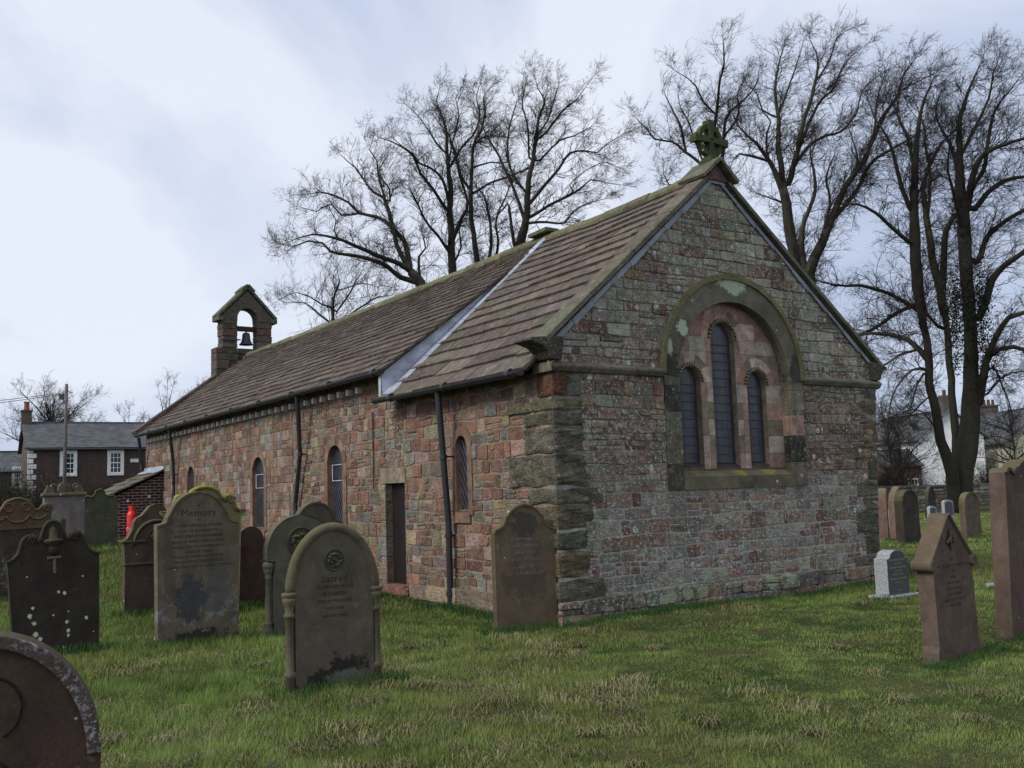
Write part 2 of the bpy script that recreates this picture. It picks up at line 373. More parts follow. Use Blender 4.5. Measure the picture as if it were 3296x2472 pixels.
masonry(mbm, G, -.05, 6.45, -.1, .10, (.16, .2), (.3, .8), [BRN, (.14, .12, .09), GRN], rnd, None, proud=(.06, .085), rag=.01)
inner = arch_pts(3.27, 1.12, 1.68, 3.04, 24)
mbm.sheet(gab, [inner], G, 0, (1, 1, 1), 1)
# return of the wall and its thickness behind the gable, hidden north and upper faces
mbm.add([(6.30, 0, -.3), (6.55, 0, 3.1), (6.55+SK*4.2, 4.2, 3.1), (6.3+SK*4.2, 4.2, -.3)], [(0, 1, 2, 3)], BRN, 0)
mbm.build('gable_wall', [M_gable, M_mort_g], CH)
# string course
mb = MB()
def profx(x0, x1, y0):     # along x on the gable
    x = x0
    while x < x1-.02:
        x2 = min(x1, x+rnd.uniform(.55, .95)); cc = jit((.15, .135, .10), .25, rnd)
        pr = [(0, 3.02), (-.05, 3.04), (-.085, 3.09), (-.085, 3.115), (0, 3.17)]
        vs = [(x+.003, y0+a, z) for a, z in pr]+[(x2-.003, y0+a, z) for a, z in pr]
        mb.add(vs, [(0, 1, 6, 5), (1, 2, 7, 6), (2, 3, 8, 7), (3, 4, 9, 8), (0, 4, 3, 2, 1), (5, 6, 7, 8, 9)], cc); x = x2
profx(4.72, 6.64, 0); mb.build('string_course', M_cope, CH); mb = MB(); profx(-.08, 1.84, 0)
mb.add([(-.08, -.085, 3.03), (-.08, .3, 3.03), (-.08, .3, 3.15), (-.08, -.085, 3.12), (0, -.08, 3.17), (0.0, .3, 3.19), (0.02, -.08, 3.02), (.02, .3, 3.02)], [(0, 1, 2, 3), (3, 2, 5, 4), (0, 6, 7, 1), (1, 7, 5, 2)], (.15, .13, .1))
mb.build('string_course', M_cope, CH)

# --- quoins: big rough slaty blocks at both gable corners
def rough_block(mb, x0, x1, y0, y1, z0, z1, col, rnd, amp=.018, nn=7):
    """box with subdivided faces and a broken, layered surface (church local space)"""
    ph = [rnd.uniform(0, 9) for _ in range(4)]
    def dsp(p):
        a = math.sin(p[0]*9+p[2]*21+ph[0])*.5 + math.sin(p[2]*43+p[0]*13+p[1]*13+ph[1])*.35 + math.sin(p[1]*11-p[2]*17+ph[2])*.5
        return a*amp
    cx, cy, cz = (x0+x1)/2, (y0+y1)/2, (z0+z1)/2
    def face(fn_, nu, nv):
        vs = []; 
        for i in range(nu+1):
            for j in range(nv+1):
                p = fn_(i/nu, j/nv); d = dsp(p)
                q = Vector((p[0]-cx, p[1]-cy, (p[2]-cz))); e_ = [abs(q.x)/(x1-x0)*2, abs(q.y)/(y1-y0)*2, abs(q.z)/(z1-z0)*2]
                k = sum(1 for a in e_ if a > .98)
                sh = .012 if k >= 2 else 0
                n_ = Vector((q.x/(x1-x0) if e_[0] > .98 else 0, q.y/(y1-y0) if e_[1] > .98 else 0, q.z/(z1-z0) if e_[2] > .98 else 0))
                n_ = n_.normalized() if n_.length else n_
                vs.append(Vector(p)+n_*(d-sh))
        fs = [(i*(nv+1)+j, (i+1)*(nv+1)+j, (i+1)*(nv+1)+j+1, i*(nv+1)+j+1) for i in range(nu) for j in range(nv)]
        mb.add(vs, fs, col)
    L3 = lambda a, b, t: a+(b-a)*t
    face(lambda s, t: (L3(x0, x1, s), y0, L3(z0, z1, t)), nn+3, nn)
    face(lambda s, t: (x0, L3(y0, y1, s), L3(z0, z1, t)), nn+3, nn)
    face(lambda s, t: (x1, L3(y0, y1, s), L3(z0, z1, t)), nn, nn)
    face(lambda s, t: (L3(x0, x1, s), L3(y0, y1, t), z1), nn, nn)
    face(lambda s, t: (L3(x0, x1, s), L3(y0, y1, t), z0), nn, nn)
mb = MB(); z = -.1; k = 0; rnd = random.Random(4)
QC = [(.15, .145, .11), (.17, .155, .11), (.12, .12, .095), (.18, .15, .105), (.135, .135, .115)]
while z < 2.62:
    h = rnd.uniform(.16, .44); h = min(h, 2.72-z); h = 2.72-z if 2.72-z-h < .1 else h; a, b = (rnd.uniform(.46, .70), rnd.uniform(.42, .62)) if rnd.random() < .5 else (rnd.uniform(.42, .5), rnd.uniform(.5, 1.0))
    bat = .03*(1-z/3)
    rough_block(mb, -.016-bat*.4, a, -.016-bat*.4, b, z+.012, z+h-.010, jit(rnd.choice(QC), .2, rnd), rnd)
    z += h; k += 1
rough_block(mb, -.03, .22, -.02, .30, 2.73, 3.03, (.15, .07, .05), rnd, .006)
rough_block(mb, .225, .43, -.018, .1, 2.73, 3.02, (.19, .19, .17), rnd, .006)
mb.build('corner_quoins', M_quoin, CH); mb = MB()
z = -.1; k = 0
while z < 2.95:
    h = min(rnd.uniform(.22, .4), 3.02-z); a = rnd.uniform(.38, .6) if k % 2 else rnd.uniform(.22, .36); xr = 6.30+.08*z
    rough_block(mb, xr-a, xr+.03, -.022, .5, z+.006, z+h-.005, jit(rnd.choice(QC+[(.16, .15, .12)]), .2, rnd), rnd, .012)
    z += h; k += 1
mb.build('corner_quoins', M_quoin, CH)

# --- the triple window: ring, panel, lancets
def ring_blocks(mb, fn, O, I, n, d0, d1, cols, rnd, gap=.004, inset=.006):
    """arch ring between two arch shapes O and I = (cx, hw, spring, ry)"""
    for i in range(n):
        a0, a1 = math.pi*i/n, math.pi*(i+1)/n; K = 4; po = []; pi_ = []
        for k in range(K+1):
            a = a0+(a1-a0)*k/K
            po.append((O[0]-O[1]*math.cos(a), O[2]+O[3]*math.sin(a))); pi_.append((I[0]-I[1]*math.cos(a), I[2]+I[3]*math.sin(a)))
        poly = pi_[::-1]+po
        cu = sum(p[0] for p in poly)/len(poly); cz = sum(p[1] for p in poly)/len(poly)
        sh = 1-gap/ (math.hypot(po[0][0]-po[-1][0], po[0][1]-po[-1][1])+.001)
        poly = [(cu+(p[0]-cu)*sh, cz+(p[1]-cz)*(1-gap*.6/.3)) for p in poly]
        q = poly; nn = len(q)
        cc = jit(rnd.choice(cols), .18, rnd)
        vs = [fn(u, z, d0) for u, z in q]+[fn(u, z, d1) for u, z in q]
        fs = [(j, (j+1) % nn, nn+(j+1) % nn, nn+j) for j in range(nn)]+[(nn+j, nn+j+1, 2*nn-2-j, 2*nn-1-j) for j in range(K)]
        mb.add(vs, fs, cc)
def jambs(mb, fn, xo, xi, z0, z1, d0, d1, cols, rnd, hr=(.25, .4)):
    z = z0
    while z < z1-.01:
        h = min(rnd.uniform(*hr), z1-z); 
        if z1-z-h < .08: h = z1-z
        a, b = min(xo, xi), max(xo, xi)
        mb.prism([(a, z+.002), (b, z+.002), (b, z+h-.002), (a, z+h-.002)], fn, d0, d1, .005, .003, jit(rnd.choice(cols), .18, rnd)); z += h
DC = [(.36, .22, .17), (.21, .17, .12), (.40, .30, .235), (.28, .18, .14), (.38, .33, .26), (.33, .20, .16)]
AC = [(.15, .13, .09), (.07, .06, .048), (.18, .15, .105), (.05, .045, .038), (.12, .105, .075)]
rnd = random.Random(8)
WR = empty('gable_window'); WR.parent = CH
mb = MB()
ring_blocks(mb, G, (3.27, 1.44, 3.08, 1.44), (3.27, 1.14, 3.04, 1.12), 13, -.15, .035, AC, rnd)
M_ring = grave_mat('ring_stone', (.145, .13, .095), dark=(.04, .036, .03), darkamt=.75, moss=.5, mc=(.12, .11, .045), lich=.3, spot=.1, sc=(.42, .5, .34), blots=[(3.30, 4.42, .30, .13, (.40, .47, .33), .85), (2.25, 3.72, .10, .12, (.45, .5, .38), .85), (1.98, 3.45, .05, .12, (.45, .5, .38), .8), (2.0, 3.1, .16, .25, (.03, .028, .025), .8), (4.55, 3.2, .16, .3, (.035, .03, .026), .7)])
mb.build('arch_ring', M_ring, WR, label='outer ring of stained greenish arch stones over the gable window')
mb = MB()
ring_blocks(mb, G, (3.27, 1.47, 3.09, 1.47), (3.27, 1.40, 3.08, 1.40), 13, -.02, .062, [(.17, .155, .08)], rnd)
mb.build('hood_mould', M_moss, WR)
mb = MB()
jambs(mb, G, 1.86, 2.14, 1.53, 3.06, -.15, .03, AC+DC[:1], rnd); mb.build('jamb_stones', M_arch, WR); mb = MB(); jambs(mb, G, 4.40, 4.69, 1.53, 3.06, -.15, .03, AC+DC[:1], rnd)
mb.build('jamb_stones', M_arch, WR)
mb = MB()
mb.prism([(2.142, 1.53), (4.398, 1.53), (4.398, 1.70), (2.142, 1.70)], G, -.1, .028, .004, .003, (.15, .13, .09))
vs = [(2.142, -.02, 1.701), (4.398, -.02, 1.701), (4.398, .17, 1.80), (2.142, .17, 1.80), (2.142, .17, 1.55), (4.398, .17, 1.55), (2.142, -.02, 1.60), (4.398, -.02, 1.60)]
mb.add(vs, [(0, 1, 2, 3), (0, 3, 4, 6), (1, 7, 5, 2)], (.17, .15, .08)); mb.build('sill', grave_mat('sill_stone', (.15, .13, .09), darkamt=.5, moss=.35, lich=.1, spot=.02, blots=[(2.48, 1.77, .09, .06, (.24, .21, .05), .5), (3.35, 1.77, .10, .06, (.30, .25, .04), .65), (3.98, 1.77, .16, .06, (.30, .25, .04), .65)]), WR)
LAN = [(2.50, .205, 1.84, 3.02), (3.185, .245, 1.83, 3.64), (3.86, .205, 1.84, 3.01)]
PD = -.13                                               # panel depth
mb = MB(); panel = arch_pts(3.27, 1.135, 1.70, 3.04, 24)
mb.sheet(panel, [arch_pts(*l, 14) for l in LAN], G, PD-.006, (.12, .09, .07))
reg = [(2.13, 1.7), (4.41, 1.7), (4.41, 3.04)] + [(3.27+1.135*math.cos(math.pi*i/12), 3.04+1.135*math.sin(math.pi*i/12)) for i in range(1, 12)] + [(2.13, 3.04)]
rows = [(1.80, 2.02), (2.02, 2.27), (2.27, 2.5), (2.5, 2.74), (2.74, 3.02), (3.02, 3.25), (3.25, 3.45), (3.45, 3.66), (3.66, 3.9), (3.9, 4.2)]
for z0, z1 in rows:
    cuts = [2.12, 2.51, 2.84, 3.185, 3.53, 3.87, 4.42] if z1 > 3.3 else [2.12, 2.5, 2.83, 3.185, 3.545, 3.86, 4.42]
    for a, b in zip(cuts[:-1], cuts[1:]):
        sgs = [(a+.002, b-.002)]
        for l in LAN:      # a cut through the middle of a light: clipped from both sides
            pass
        for s0, s1 in sgs:
            poly = clip_poly([(s0, z0+.002), (s1, z0+.002), (s1, z1-.002), (s0, z1-.002)], reg)
            for l in LAN:
                if len(poly) > 2:
                    u0 = min(p[0] for p in poly); u1 = max(p[0] for p in poly)
                    if u1 > l[0]-l[1] and u0 < l[0]+l[1] and z0 < l[3]+l[1]:
                        if abs(u0-l[0]) < .02 or (u0 > l[0]): poly = clip_half(poly, (-1, 0), -(l[0]+l[1])) if z0 < l[3] else clip_arch(poly, l)
                        else: poly = clip_half(poly, (1, 0), l[0]-l[1]) if z0 < l[3] else clip_arch(poly, l)
            if len(poly) > 2: mb.prism(poly, G, PD-.004, PD+.002, 0, 0, jit(rnd.choice(DC), .13, rnd))
for l in LAN: ring_blocks(mb, G, (l[0], l[1]+.20, l[3]-.01, l[1]+.20), (l[0], l[1]+.001, l[3], l[1]), 5, PD-.01, PD+.006, DC, rnd, gap=.002)
mb.build('window_panel', M_dress, WR, label='recessed pink and buff ashlar panel pierced by three lancets')
for l in LAN:
    mb = MB(); pts = arch_pts(*l, 14); r2 = arch_pts(l[0], l[1]-.018, l[2]+.05, l[3], 14)
    for i in range(len(pts)-1):
        mb.add([G(*pts[i], PD), G(*pts[i+1], PD), G(*r2[i+1], PD-.08), G(*r2[i], PD-.08)], [(0, 1, 2, 3)], (.19, .14, .10))
    mb.add([G(*pts[0], PD), G(*pts[-1], PD), G(*r2[-1], PD-.08), G(*r2[0], PD-.08)], [(0, 1, 2, 3)], (.05, .05, .05))
    o = mb.build('reveal', M_dress, WR)
    mb = MB(); mb.sheet(r2, [], G, PD-.074); g = mb.build('glass', M_glass, WR)
    mb = MB()
    for i in range(15):
        a = math.pi*(i+.25)/15; a2 = math.pi*(i+.75)/15
        ri, ro = l[1]+.012, l[1]+.055
        mb.prism([(l[0]-ri*math.cos(a), l[3]+ri*math.sin(a)), (l[0]-ro*math.cos(a), l[3]+ro*math.sin(a)), (l[0]-ro*math.cos(a2), l[3]+ro*math.sin(a2)), (l[0]-ri*math.cos(a2), l[3]+ri*math.sin(a2))], G, PD, PD+.035, 0, 0, (.24, .19, .14))
    ring_pts_o = [(l[0]-(l[1]+.058)*math.cos(math.pi*i/16), l[3]+(l[1]+.058)*math.sin(math.pi*i/16)) for i in range(17)]
    ring_pts_i = [(l[0]-(l[1]+.008)*math.cos(math.pi*i/16), l[3]+(l[1]+.008)*math.sin(math.pi*i/16)) for i in range(17)]
    for i in range(16): mb.add([G(*ring_pts_o[i], PD+.009), G(*ring_pts_o[i+1], PD+.009), G(*ring_pts_i[i+1], PD+.009), G(*ring_pts_i[i], PD+.009)], [(0, 1, 2, 3)], (.03, .026, .022))
    mb.build('notched_label', M_dress, WR)
    mb = MB(); z = l[2]+.12; rr = random.Random(int(l[0]*100))
    for i in range(60):
        zz = l[2]+.06+i*.03
        if zz > l[3]: break
        if i % 4 == 0: mb.tube([G(l[0]-l[1]+.04, zz, PD-.062), G(l[0]+l[1]-.04, zz, PD-.062)], .0045, 4)
    for sx in (-.5, .5):
        mb.tube([G(l[0]+sx*l[1]*.9, l[2]+.05, PD-.064), G(l[0]+sx*l[1]*.9, l[3]+l[1]*.6, PD-.064)], .003, 4)
    mb.build('glazing_bars', M_lattice, WR)

# --- south walls
def doorhole(): return [(3.965, .20), (3.965, 1.765), (4.59, 1.765), (4.59, .20)]
WINS = [dict(c=2.205, hw=.155, z0=1.33, zs=2.23, ring=.12, dep=.065), dict(c=6.575, hw=.325, z0=1.02, zs=2.17, ring=.15, dep=.09),
        dict(c=10.55, hw=.35, z0=.98, zs=2.12, ring=.15, dep=.08), dict(c=15.5, hw=.32, z0=1.35, zs=2.14, ring=.13, dep=.06)]
for part, u0, u1, zt, wins in (('chancel_wall', 0, 4.22, 3.06, WINS[:1]), ('nave_wall', 4.22, 20.15, 3.50, WINS[1:])):
    rnd = random.Random(21 if u0 == 0 else 5); mb = MB()
    ex = [(q['c'], q['hw']+q['ring']-.03, q['z0']-.10, q['zs']) for q in wins]
    DX = (4.277, .33, .19, 1.43)
    exd = ex
    p1 = [RED, RED, BRN, TAN, RED, (.16, .15, .13), BRN, PUR, PNK, (.19, .15, .09), (.15, .14, .11), RED, ORG]
    p2 = [RED, BRN, ORG, PUR, PNK, BRN, TAN, (.2, .13, .095), (.17, .10, .075), GRY]
    def M(a, b, z0, z1, hr, wr, pal, **kw):
        # split round the door opening
        if a < 4.6 and b > 3.95 and z0 < 1.77:
            if b > 4.6: masonry(mb, S, max(a, 4.6), b, z0, z1, hr, wr, pal, rnd, None, ex, **kw)
            if a < 3.95: masonry(mb, S, a, min(b, 3.955), z0, z1, hr, wr, pal, rnd, None, ex, **kw)
        else: masonry(mb, S, a, b, z0, z1, hr, wr, pal, rnd, None, ex, **kw)
    rub = dict(gap=.020, wob=.018, rag=.010, proud=(.004, .020), corner=.018, split=.2)
    if u0 == 0:
        M(.40, 3.955, .05, 3.06, (.12, .21), (.14, .44), p1, **rub); masonry(mb, S, 3.96, 4.22, 2.0, 3.06, (.14, .22), (.12, .2), p1, rnd, **rub)
        masonry(mb, S, 3.75, 4.22, -.05, .19, (.1, .14), (.2, .3), [RED, BRN], rnd, proud=(.08, .1))
        masonry(mb, S, .9, 3.72, -.2, .05, (.2, .25), (.5, 1.1), [(.22, .09, .07), BRN, TAN], rnd, proud=(.09, .12), rag=.015)
    else:
        masonry(mb, S, 4.6, 8.6, .0, 3.5, (.11, .20), (.13, .40), p1, rnd, None, ex, **rub)
        masonry(mb, S, 4.22, 4.6, 2.0, 3.5, (.14, .22), (.2, .3), [GRY, TAN, GRY], rnd, **rub)
        masonry(mb, S, 8.6, 20.15, .0, 3.5, (.12, .20), (.16, .40), p2, rnd, None, ex, gap=.012, wob=.008, rag=.006, proud=(.006, .018), split=.08)
        masonry(mb, S, 4.6, 20.1, -.2, .02, (.22, .26), (.5, 1.1), [BRN, TAN, RED], rnd, proud=(.06, .1), rag=.012)
    holes = [arch_pts(q['c'], q['hw'], q['z0'], q['zs'], 12) for q in wins]
    if u0 == 0:
        outer = [(0, -.4), (3.965, -.4), (3.965, 1.765), (4.22, 1.765), (4.22, zt), (0, zt)]
    else: outer = [(4.59, -.4), (20.15, -.4), (20.15, zt), (4.22, zt), (4.22, 1.765), (4.59, 1.765)]
    mb.sheet(outer, holes, S, 0, (1, 1, 1), 1)
    if u0: # exposed east end of the higher nave wall, west wall, north wall
        W_ = 6.6
        mb.add([(SK*4.22, 4.22, 3.0), (SK*4.22, 4.22, 3.5), (3.2, 4.22, 6.03), (3.2, 4.22, 5.8)], [(0, 1, 2, 3)], (1, 1, 1), 1)
        mb.add([(SK*20.15, 20.15, -.4), (SK*20.15, 20.15, 3.5), (3.14+.6, 20.15, 6.0), (6.6+.64, 20.15, 3.5), (6.6+.64, 20.15, -.4)], [(0, 1, 2, 3, 4)], (1, 1, 1), 1)
        mb.add([(6.6+SK*4.2, 4.2, -.4), (6.6+SK*4.2, 4.2, 3.5), (6.6+SK*20, 20.15, 3.5), (6.6+SK*20, 20.15, -.4)], [(0, 1, 2, 3)], (1, 1, 1), 1)
    mb.build(part, [M_side, M_mort_s], CH)
SC = [(.22, .135, .10), (.20, .125, .095), (.23, .16, .115), (.19, .115, .085)]
rnd = random.Random(77)
for q in WINS:
    WE = empty('side_window'); WE.parent = CH
    c_, hw, z0, zs, rg, dp = q['c'], q['hw'], q['z0'], q['zs'], q['ring'], q['dep']
    mb = MB(); ring_blocks(mb, S, (c_, hw+rg, zs, hw+rg), (c_, hw, zs, hw), 6 if hw > .2 else 3, -.02, .026, SC, rnd, gap=.003)
    jambs(mb, S, c_-hw-rg, c_-hw, z0-.05, zs, -.02, .026, SC, rnd, (.2, .35)); jambs(mb, S, c_+hw, c_+hw+rg, z0-.05, zs, -.02, .026, SC, rnd, (.2, .35))
    mb.prism([(c_-hw-.05, z0-.16), (c_+hw+.05, z0-.16), (c_+hw+.05, z0-.01), (c_-hw-.05, z0-.01)], S, -.1, .04, .01, .005, (.20, .12, .09))
    pts = arch_pts(c_, hw, z0, zs, 12); r2 = arch_pts(c_, hw-.02, z0+.03, zs, 12)
    for i in range(len(pts)-1): mb.add([S(*pts[i], .02), S(*pts[i+1], .02), S(*r2[i+1], -dp), S(*r2[i], -dp)], [(0, 1, 2, 3)], (.16, .095, .072))
    mb.add([S(*pts[0], .02), S(*pts[-1], .02), S(*r2[-1], -dp), S(*r2[0], -dp)], [(0, 1, 2, 3)], (.15, .12, .08))
    mb.build('stone_surround', M_dress, WE)
    mb = MB(); mb.sheet(r2, [], S, -dp+.004); g = mb.build('glass', M_glass, WE)
    mb = MB(); sp = .085
    x0, x1, zt = c_-hw+.02, c_+hw-.02, zs+hw-.03
    n = int((x1-x0+zt-z0)/sp)+2
    for sgn in (1, -1):
        for i in range(-n, n+1):
            # lines z = z0 + 1.7*(u-x0)*sgn + i*sp*1.7
            seg = []
            for s_ in range(61):
                u = x0+(x1-x0)*s_/60; zz = z0+.03+1.75*(u-x0)*sgn+i*sp*1.75
                r_ = hw-.02; ok = z0+.03 < zz and (zz < zs or (u-c_)**2+(zz-zs)**2 < r_*r_)
                if ok: seg.append((u, zz))
            if len(seg) > 1:
                (ua, za), (ub, zb) = seg[0], seg[-1]; mb.tube([S(ua, za, -dp+.022), S(ub, zb, -dp+.022)], .0034, 3, cap=False)
    mb.build('lattice', M_lattice, WE)
    if hw > .25 and c_ < 12:
        mb = MB(); za, zb = zs-.30, zs-.02
        for (a, b) in (((x0+.02, za), (x1-.01, za)), ((x0+.02, zb), (x1-.01, zb)), ((x0+.05, za), (x0+.05, zb)), ((x1-.03, za), (x1-.03, zb))):
            mb.tube([S(*a, -dp+.035), S(*b, -dp+.035)], .007, 4)
        mb.build('opening_frame', M_white, WE)
# --- priest's door
DE = empty('priests_door'); DE.parent = CH
mb = MB()
mb.prism([(3.90, 1.77), (4.78, 1.77), (4.77, 2.02), (3.92, 2.00)], S, -.2, .03, .012, .006, (.24, .20, .14)); mb.build('lintel', M_dress, DE)
mb = MB(); z = .0
while z < 1.75:
    h = min(rnd.uniform(.24, .38), 1.76-z)
    mb.prism([(4.59, z+.004), (4.80+rnd.uniform(-.05, .06), z+.004), (4.80+rnd.uniform(-.05, .06), z+h-.004), (4.59, z+h-.004)], S, -.02, .03, .01, .005, jit(rnd.choice([GRY, TAN, (.2, .17, .13), PNK]), .15, rnd))
    mb.obox(S(4.59, z+.004, .0), S(4.59, z+h-.004, .0), (.13, 0, 0), (0, .02, 0), jit(rnd.choice([GRY, TAN, PNK]), .2, rnd)); z += h
mb.build('jamb_stones', M_side, DE)
mb = MB(); mb.obox(S(3.98, .20, -.12), S(3.98, 1.77, -.12), (.05, 0, 0), (0, .62, 0)); 
for i in range(5): mb.obox(S(3.99+i*.12, .22, -.11), S(3.99+i*.12, 1.75, -.11), (.012, 0, 0), (0, .112, 0), (.8, .8, .8))
mb.build('door_leaf', M_door, DE)
mb = MB(); mb.prism([(3.9, .06), (4.62, .06), (4.62, .205), (3.9, .205)], S, -.25, .10, .02, .01, (.22, .10, .075)); mb.build('door_step', M_side, DE)

# --- roofs
def slates(mb, E0, E1, R0, R1, courses, rnd, thick=.032, wr=(.32, .75), cols=None, sag=0):
    E0, E1, R0, R1 = map(Vector, (E0, E1, R0, R1)); nrm = (E1-E0).cross(R0-E0).normalized()
    if nrm.z < 0: nrm = -nrm
    Lu = (E1-E0).length
    def P(u, t, l=0): return E0.lerp(E1, u).lerp(R0.lerp(R1, u), t) + nrm*(l - sag*math.sin(math.pi*min(1, max(0, u)))*(.3+.7*t) + .006*math.sin(u*Lu*1.7+t*9))
    sizes = [1.3-.55*i/courses for i in range(courses)]; tot = sum(sizes); t = 0
    for i, sz in enumerate(sizes):
        dt = sz/tot; t2 = min(1, t+dt*1.25); u = -rnd.uniform(0, .4)/Lu
        while u < 1:
            wd = rnd.uniform(*wr)*(1.2-.4*i/courses)/Lu; a, b = max(u, 0)+.0016/1, min(1, u+wd)
            b -= .003/Lu
            if b-a > .03/Lu:
                jl = rnd.uniform(-.010, .010)/Lu*Lu*.012; tl = t-rnd.uniform(-.003, .006)-(.012 if rnd.random() < .02 else 0); li = rnd.uniform(-.005, .012); k2 = rnd.uniform(-.0025, .0025)
                top = [P(a, tl, thick+.012+li), P(b, tl+k2, thick+.012+li+rnd.uniform(-.006, .006)), P(b, t2, thick*.35), P(a, t2, thick*.35)]
                bot = [P(a, tl, .006), P(b, tl+k2, .006), P(b, t2, -.01), P(a, t2, -.01)]
                mb.add(top+bot, [(0, 1, 2, 3), (4, 7, 6, 5), (0, 4, 5, 1), (1, 5, 6, 2), (3, 2, 6, 7), (0, 3, 7, 4)], jit(rnd.choice(cols), .22, rnd))
            u += wd
        t += dt
    mb.add([P(0, 0, -.02), P(1, 0, -.02), P(1, 1, -.02), P(0, 1, -.02)], [(0, 1, 2, 3)], (.05, .04, .035))
SL = [(.130, .098, .085), (.115, .083, .075), (.145, .113, .092), (.155, .122, .092), (.105, .076, .070), (.15, .128, .10)]
SL = [tuple((v*.6+m*.4) for v, m in zip(q, (.125, .098, .082))) for q in SL]
rnd = random.Random(3)
OV = -.28
RX0 = 3.06
mb = MB(); slates(mb, (OV, .16, 3.06), (OV+SK*4.2, 4.22, 3.06), (RX0, .16, 6.04), (RX0+SK*4.2+.02, 4.22, 6.02), 16, rnd, .042, (.34, .85), SL, .03)
slates(mb, (6.84, .16, 3.06), (6.84+.1, 4.22, 3.06), (RX0, .16, 6.04), (RX0+SK*4.2+.02, 4.22, 6.02), 16, rnd, .042, (.34, .85), SL, .03)
cr_ = mb.build('chancel_roof', M_slate, CH)
mb = MB(); slates(mb, (OV+SK*4.1, 4.05, 3.52), (OV+SK*20, 19.98, 3.52), (3.14+SK*4.1, 4.05, 6.05), (3.14+SK*20-.1, 19.98, 6.03), 21, rnd, .032, (.28, .62), [tuple(x*.86 for x in c) for c in SL], .05)
slates(mb, (6.98, 4.05, 3.52), (7.45, 19.98, 3.52), (3.14+SK*4.1, 4.05, 6.05), (3.14+SK*20-.1, 19.98, 6.03), 21, rnd, .032, (.28, .62), [tuple(x*.86 for x in c) for c in SL], .05)
nr_ = mb.build('nave_roof', M_slate, CH)
def ridge(mb, p0, p1, rnd, sag, step=.5, hw=.12, h=.075, col=(.16, .15, .085)):
    p0, p1 = Vector(p0), Vector(p1); n = max(2, int((p1-p0).length/step))
    for i in range(n):
        a, b = i/n, (i+1)/n; lf = rnd.uniform(-.008, .012)
        def q(t, dx, dz): p = p0.lerp(p1, t); return (p.x+dx, p.y, p.z+dz-sag*math.sin(math.pi*t)+lf)
        g_ = .006/((p1-p0).length)
        pr = [(-hw, -.085), (-hw, -.035), (-.045, h*.75), (.045, h*.75), (hw, -.035), (hw, -.085)]
        vs = [q(a+g_, *w_) for w_ in pr]+[q(b, *w_) for w_ in pr]; k = 6
        mb.add(vs, [(j, j+1, k+j+1, k+j) for j in range(5)]+[(5, 4, 3, 2, 1, 0), (6, 7, 8, 9, 10, 11)], jit(col, .25, rnd))
mb = MB(); ridge(mb, (RX0, .2, 6.06), (RX0+.15, 4.1, 6.04), rnd, .035); mb.build('ridge_stones', M_moss, cr_)
mb = MB(); ridge(mb, (3.14+.13, 4.2, 6.08), (3.14+.54, 20.0, 6.06), rnd, .055, .45)
mb.obox((3.05, 3.95, 6.13), (3.10, 4.55, 6.13), (.30, 0, 0), (0, 0, .06), (.12, .12, .06)); mb.build('ridge_stones', M_moss, nr_)
# lead where the higher nave roof meets the chancel roof
mb = MB()
nx = 14
for i in range(nx):
    def pt(k):
        t = k/nx; zc_ = 3.06+(6.02-3.06)*t; zn = 3.50+(6.03-3.50)*t; xx = OV+(3.06-OV)*t
        return xx+SK*4.2, zc_, zn
    a, b = pt(i), pt(i+1); s0 = .0 if i == 0 else 0
    w_ = .26-.16*i/nx
    mb.add([(a[0], 4.16, a[2]), (b[0], 4.16, b[2]), (b[0], 4.13, b[1]+.09), (a[0], 4.13, a[1]+.09)], [(0, 1, 2, 3)])
    mb.add([(a[0], 4.13, a[1]+.09), (b[0]+.0, 4.13, b[1]+.09), (b[0]-.012, 4.10-w_*.93, b[1]+.062), (a[0], 4.10-w_, a[1]+.072)], [(0, 1, 2, 3)])
    mb.add([(a[0], 4.10-w_, a[1]+.072), (b[0]-.012, 4.10-w_*.93, b[1]+.062), (b[0]-.012, 4.10-w_*.93, b[1]+.02), (a[0], 4.10-w_, a[1]+.02)], [(0, 1, 2, 3)])
mb.add([(OV+.13, 4.16, 3.50), (OV+.13, 4.16, 3.08), (OV+.13, 4.24, 3.08), (OV+.13, 4.24, 3.50)], [(0, 1, 2, 3)])
mb.build('lead_flashing', M_lead, CH)
# gable coping
t = Mt('old_lead', .5, .5); M_lead2 = t.col(t.vmul(t.rgb((.20, .22, .26)), t.ramp(t.noise(4, 7, .7), .3, .7, .5, 1.5)))
def coping(mb, p0, p1, n, rnd, y0=-.09, y1=.26, th=.07, cols=((.135, .12, .09), (.12, .11, .082), (.15, .135, .10))):
    p0, p1 = Vector(p0), Vector(p1)
    nn = (p1-p0).cross(Vector((0, 1, 0))).normalized()
    if nn.z < 0: nn = -nn
    for i in range(n):
        a = p0.lerp(p1, i/n+.002); b = p0.lerp(p1, (i+1)/n-.002); lf = rnd.uniform(-.006, .006)
        q0 = a+nn*lf; q1 = b+nn*lf; c1 = jit(rnd.choice(cols), .15, rnd)
        vs = []
        for q in (q0, q1):
            for yy, hh in ((y0, 0), (y0, th*.8), (y0+.03, th), (y1-.03, th), (y1, th*.8), (y1, 0)): vs.append((q.x+nn.x*hh, yy, q.z+nn.z*hh))
        mb.add(vs, [(j, (j+1) % 6, 6+(j+1) % 6, 6+j) for j in range(6)]+[(5, 4, 3, 2, 1, 0), (6, 7, 8, 9, 10, 11)], c1)
CP = empty('gable_coping'); CP.parent = CH
mb = MB(); coping(mb, (-.12, 0, 3.385), (2.86, 0, 5.895), 4, rnd); coping(mb, (6.66, 0, 3.365), (3.27, 0, 5.885), 4, rnd)
mb.build('coping_stones', M_cope, CP)
mb = MB()   # lead strip under the coping
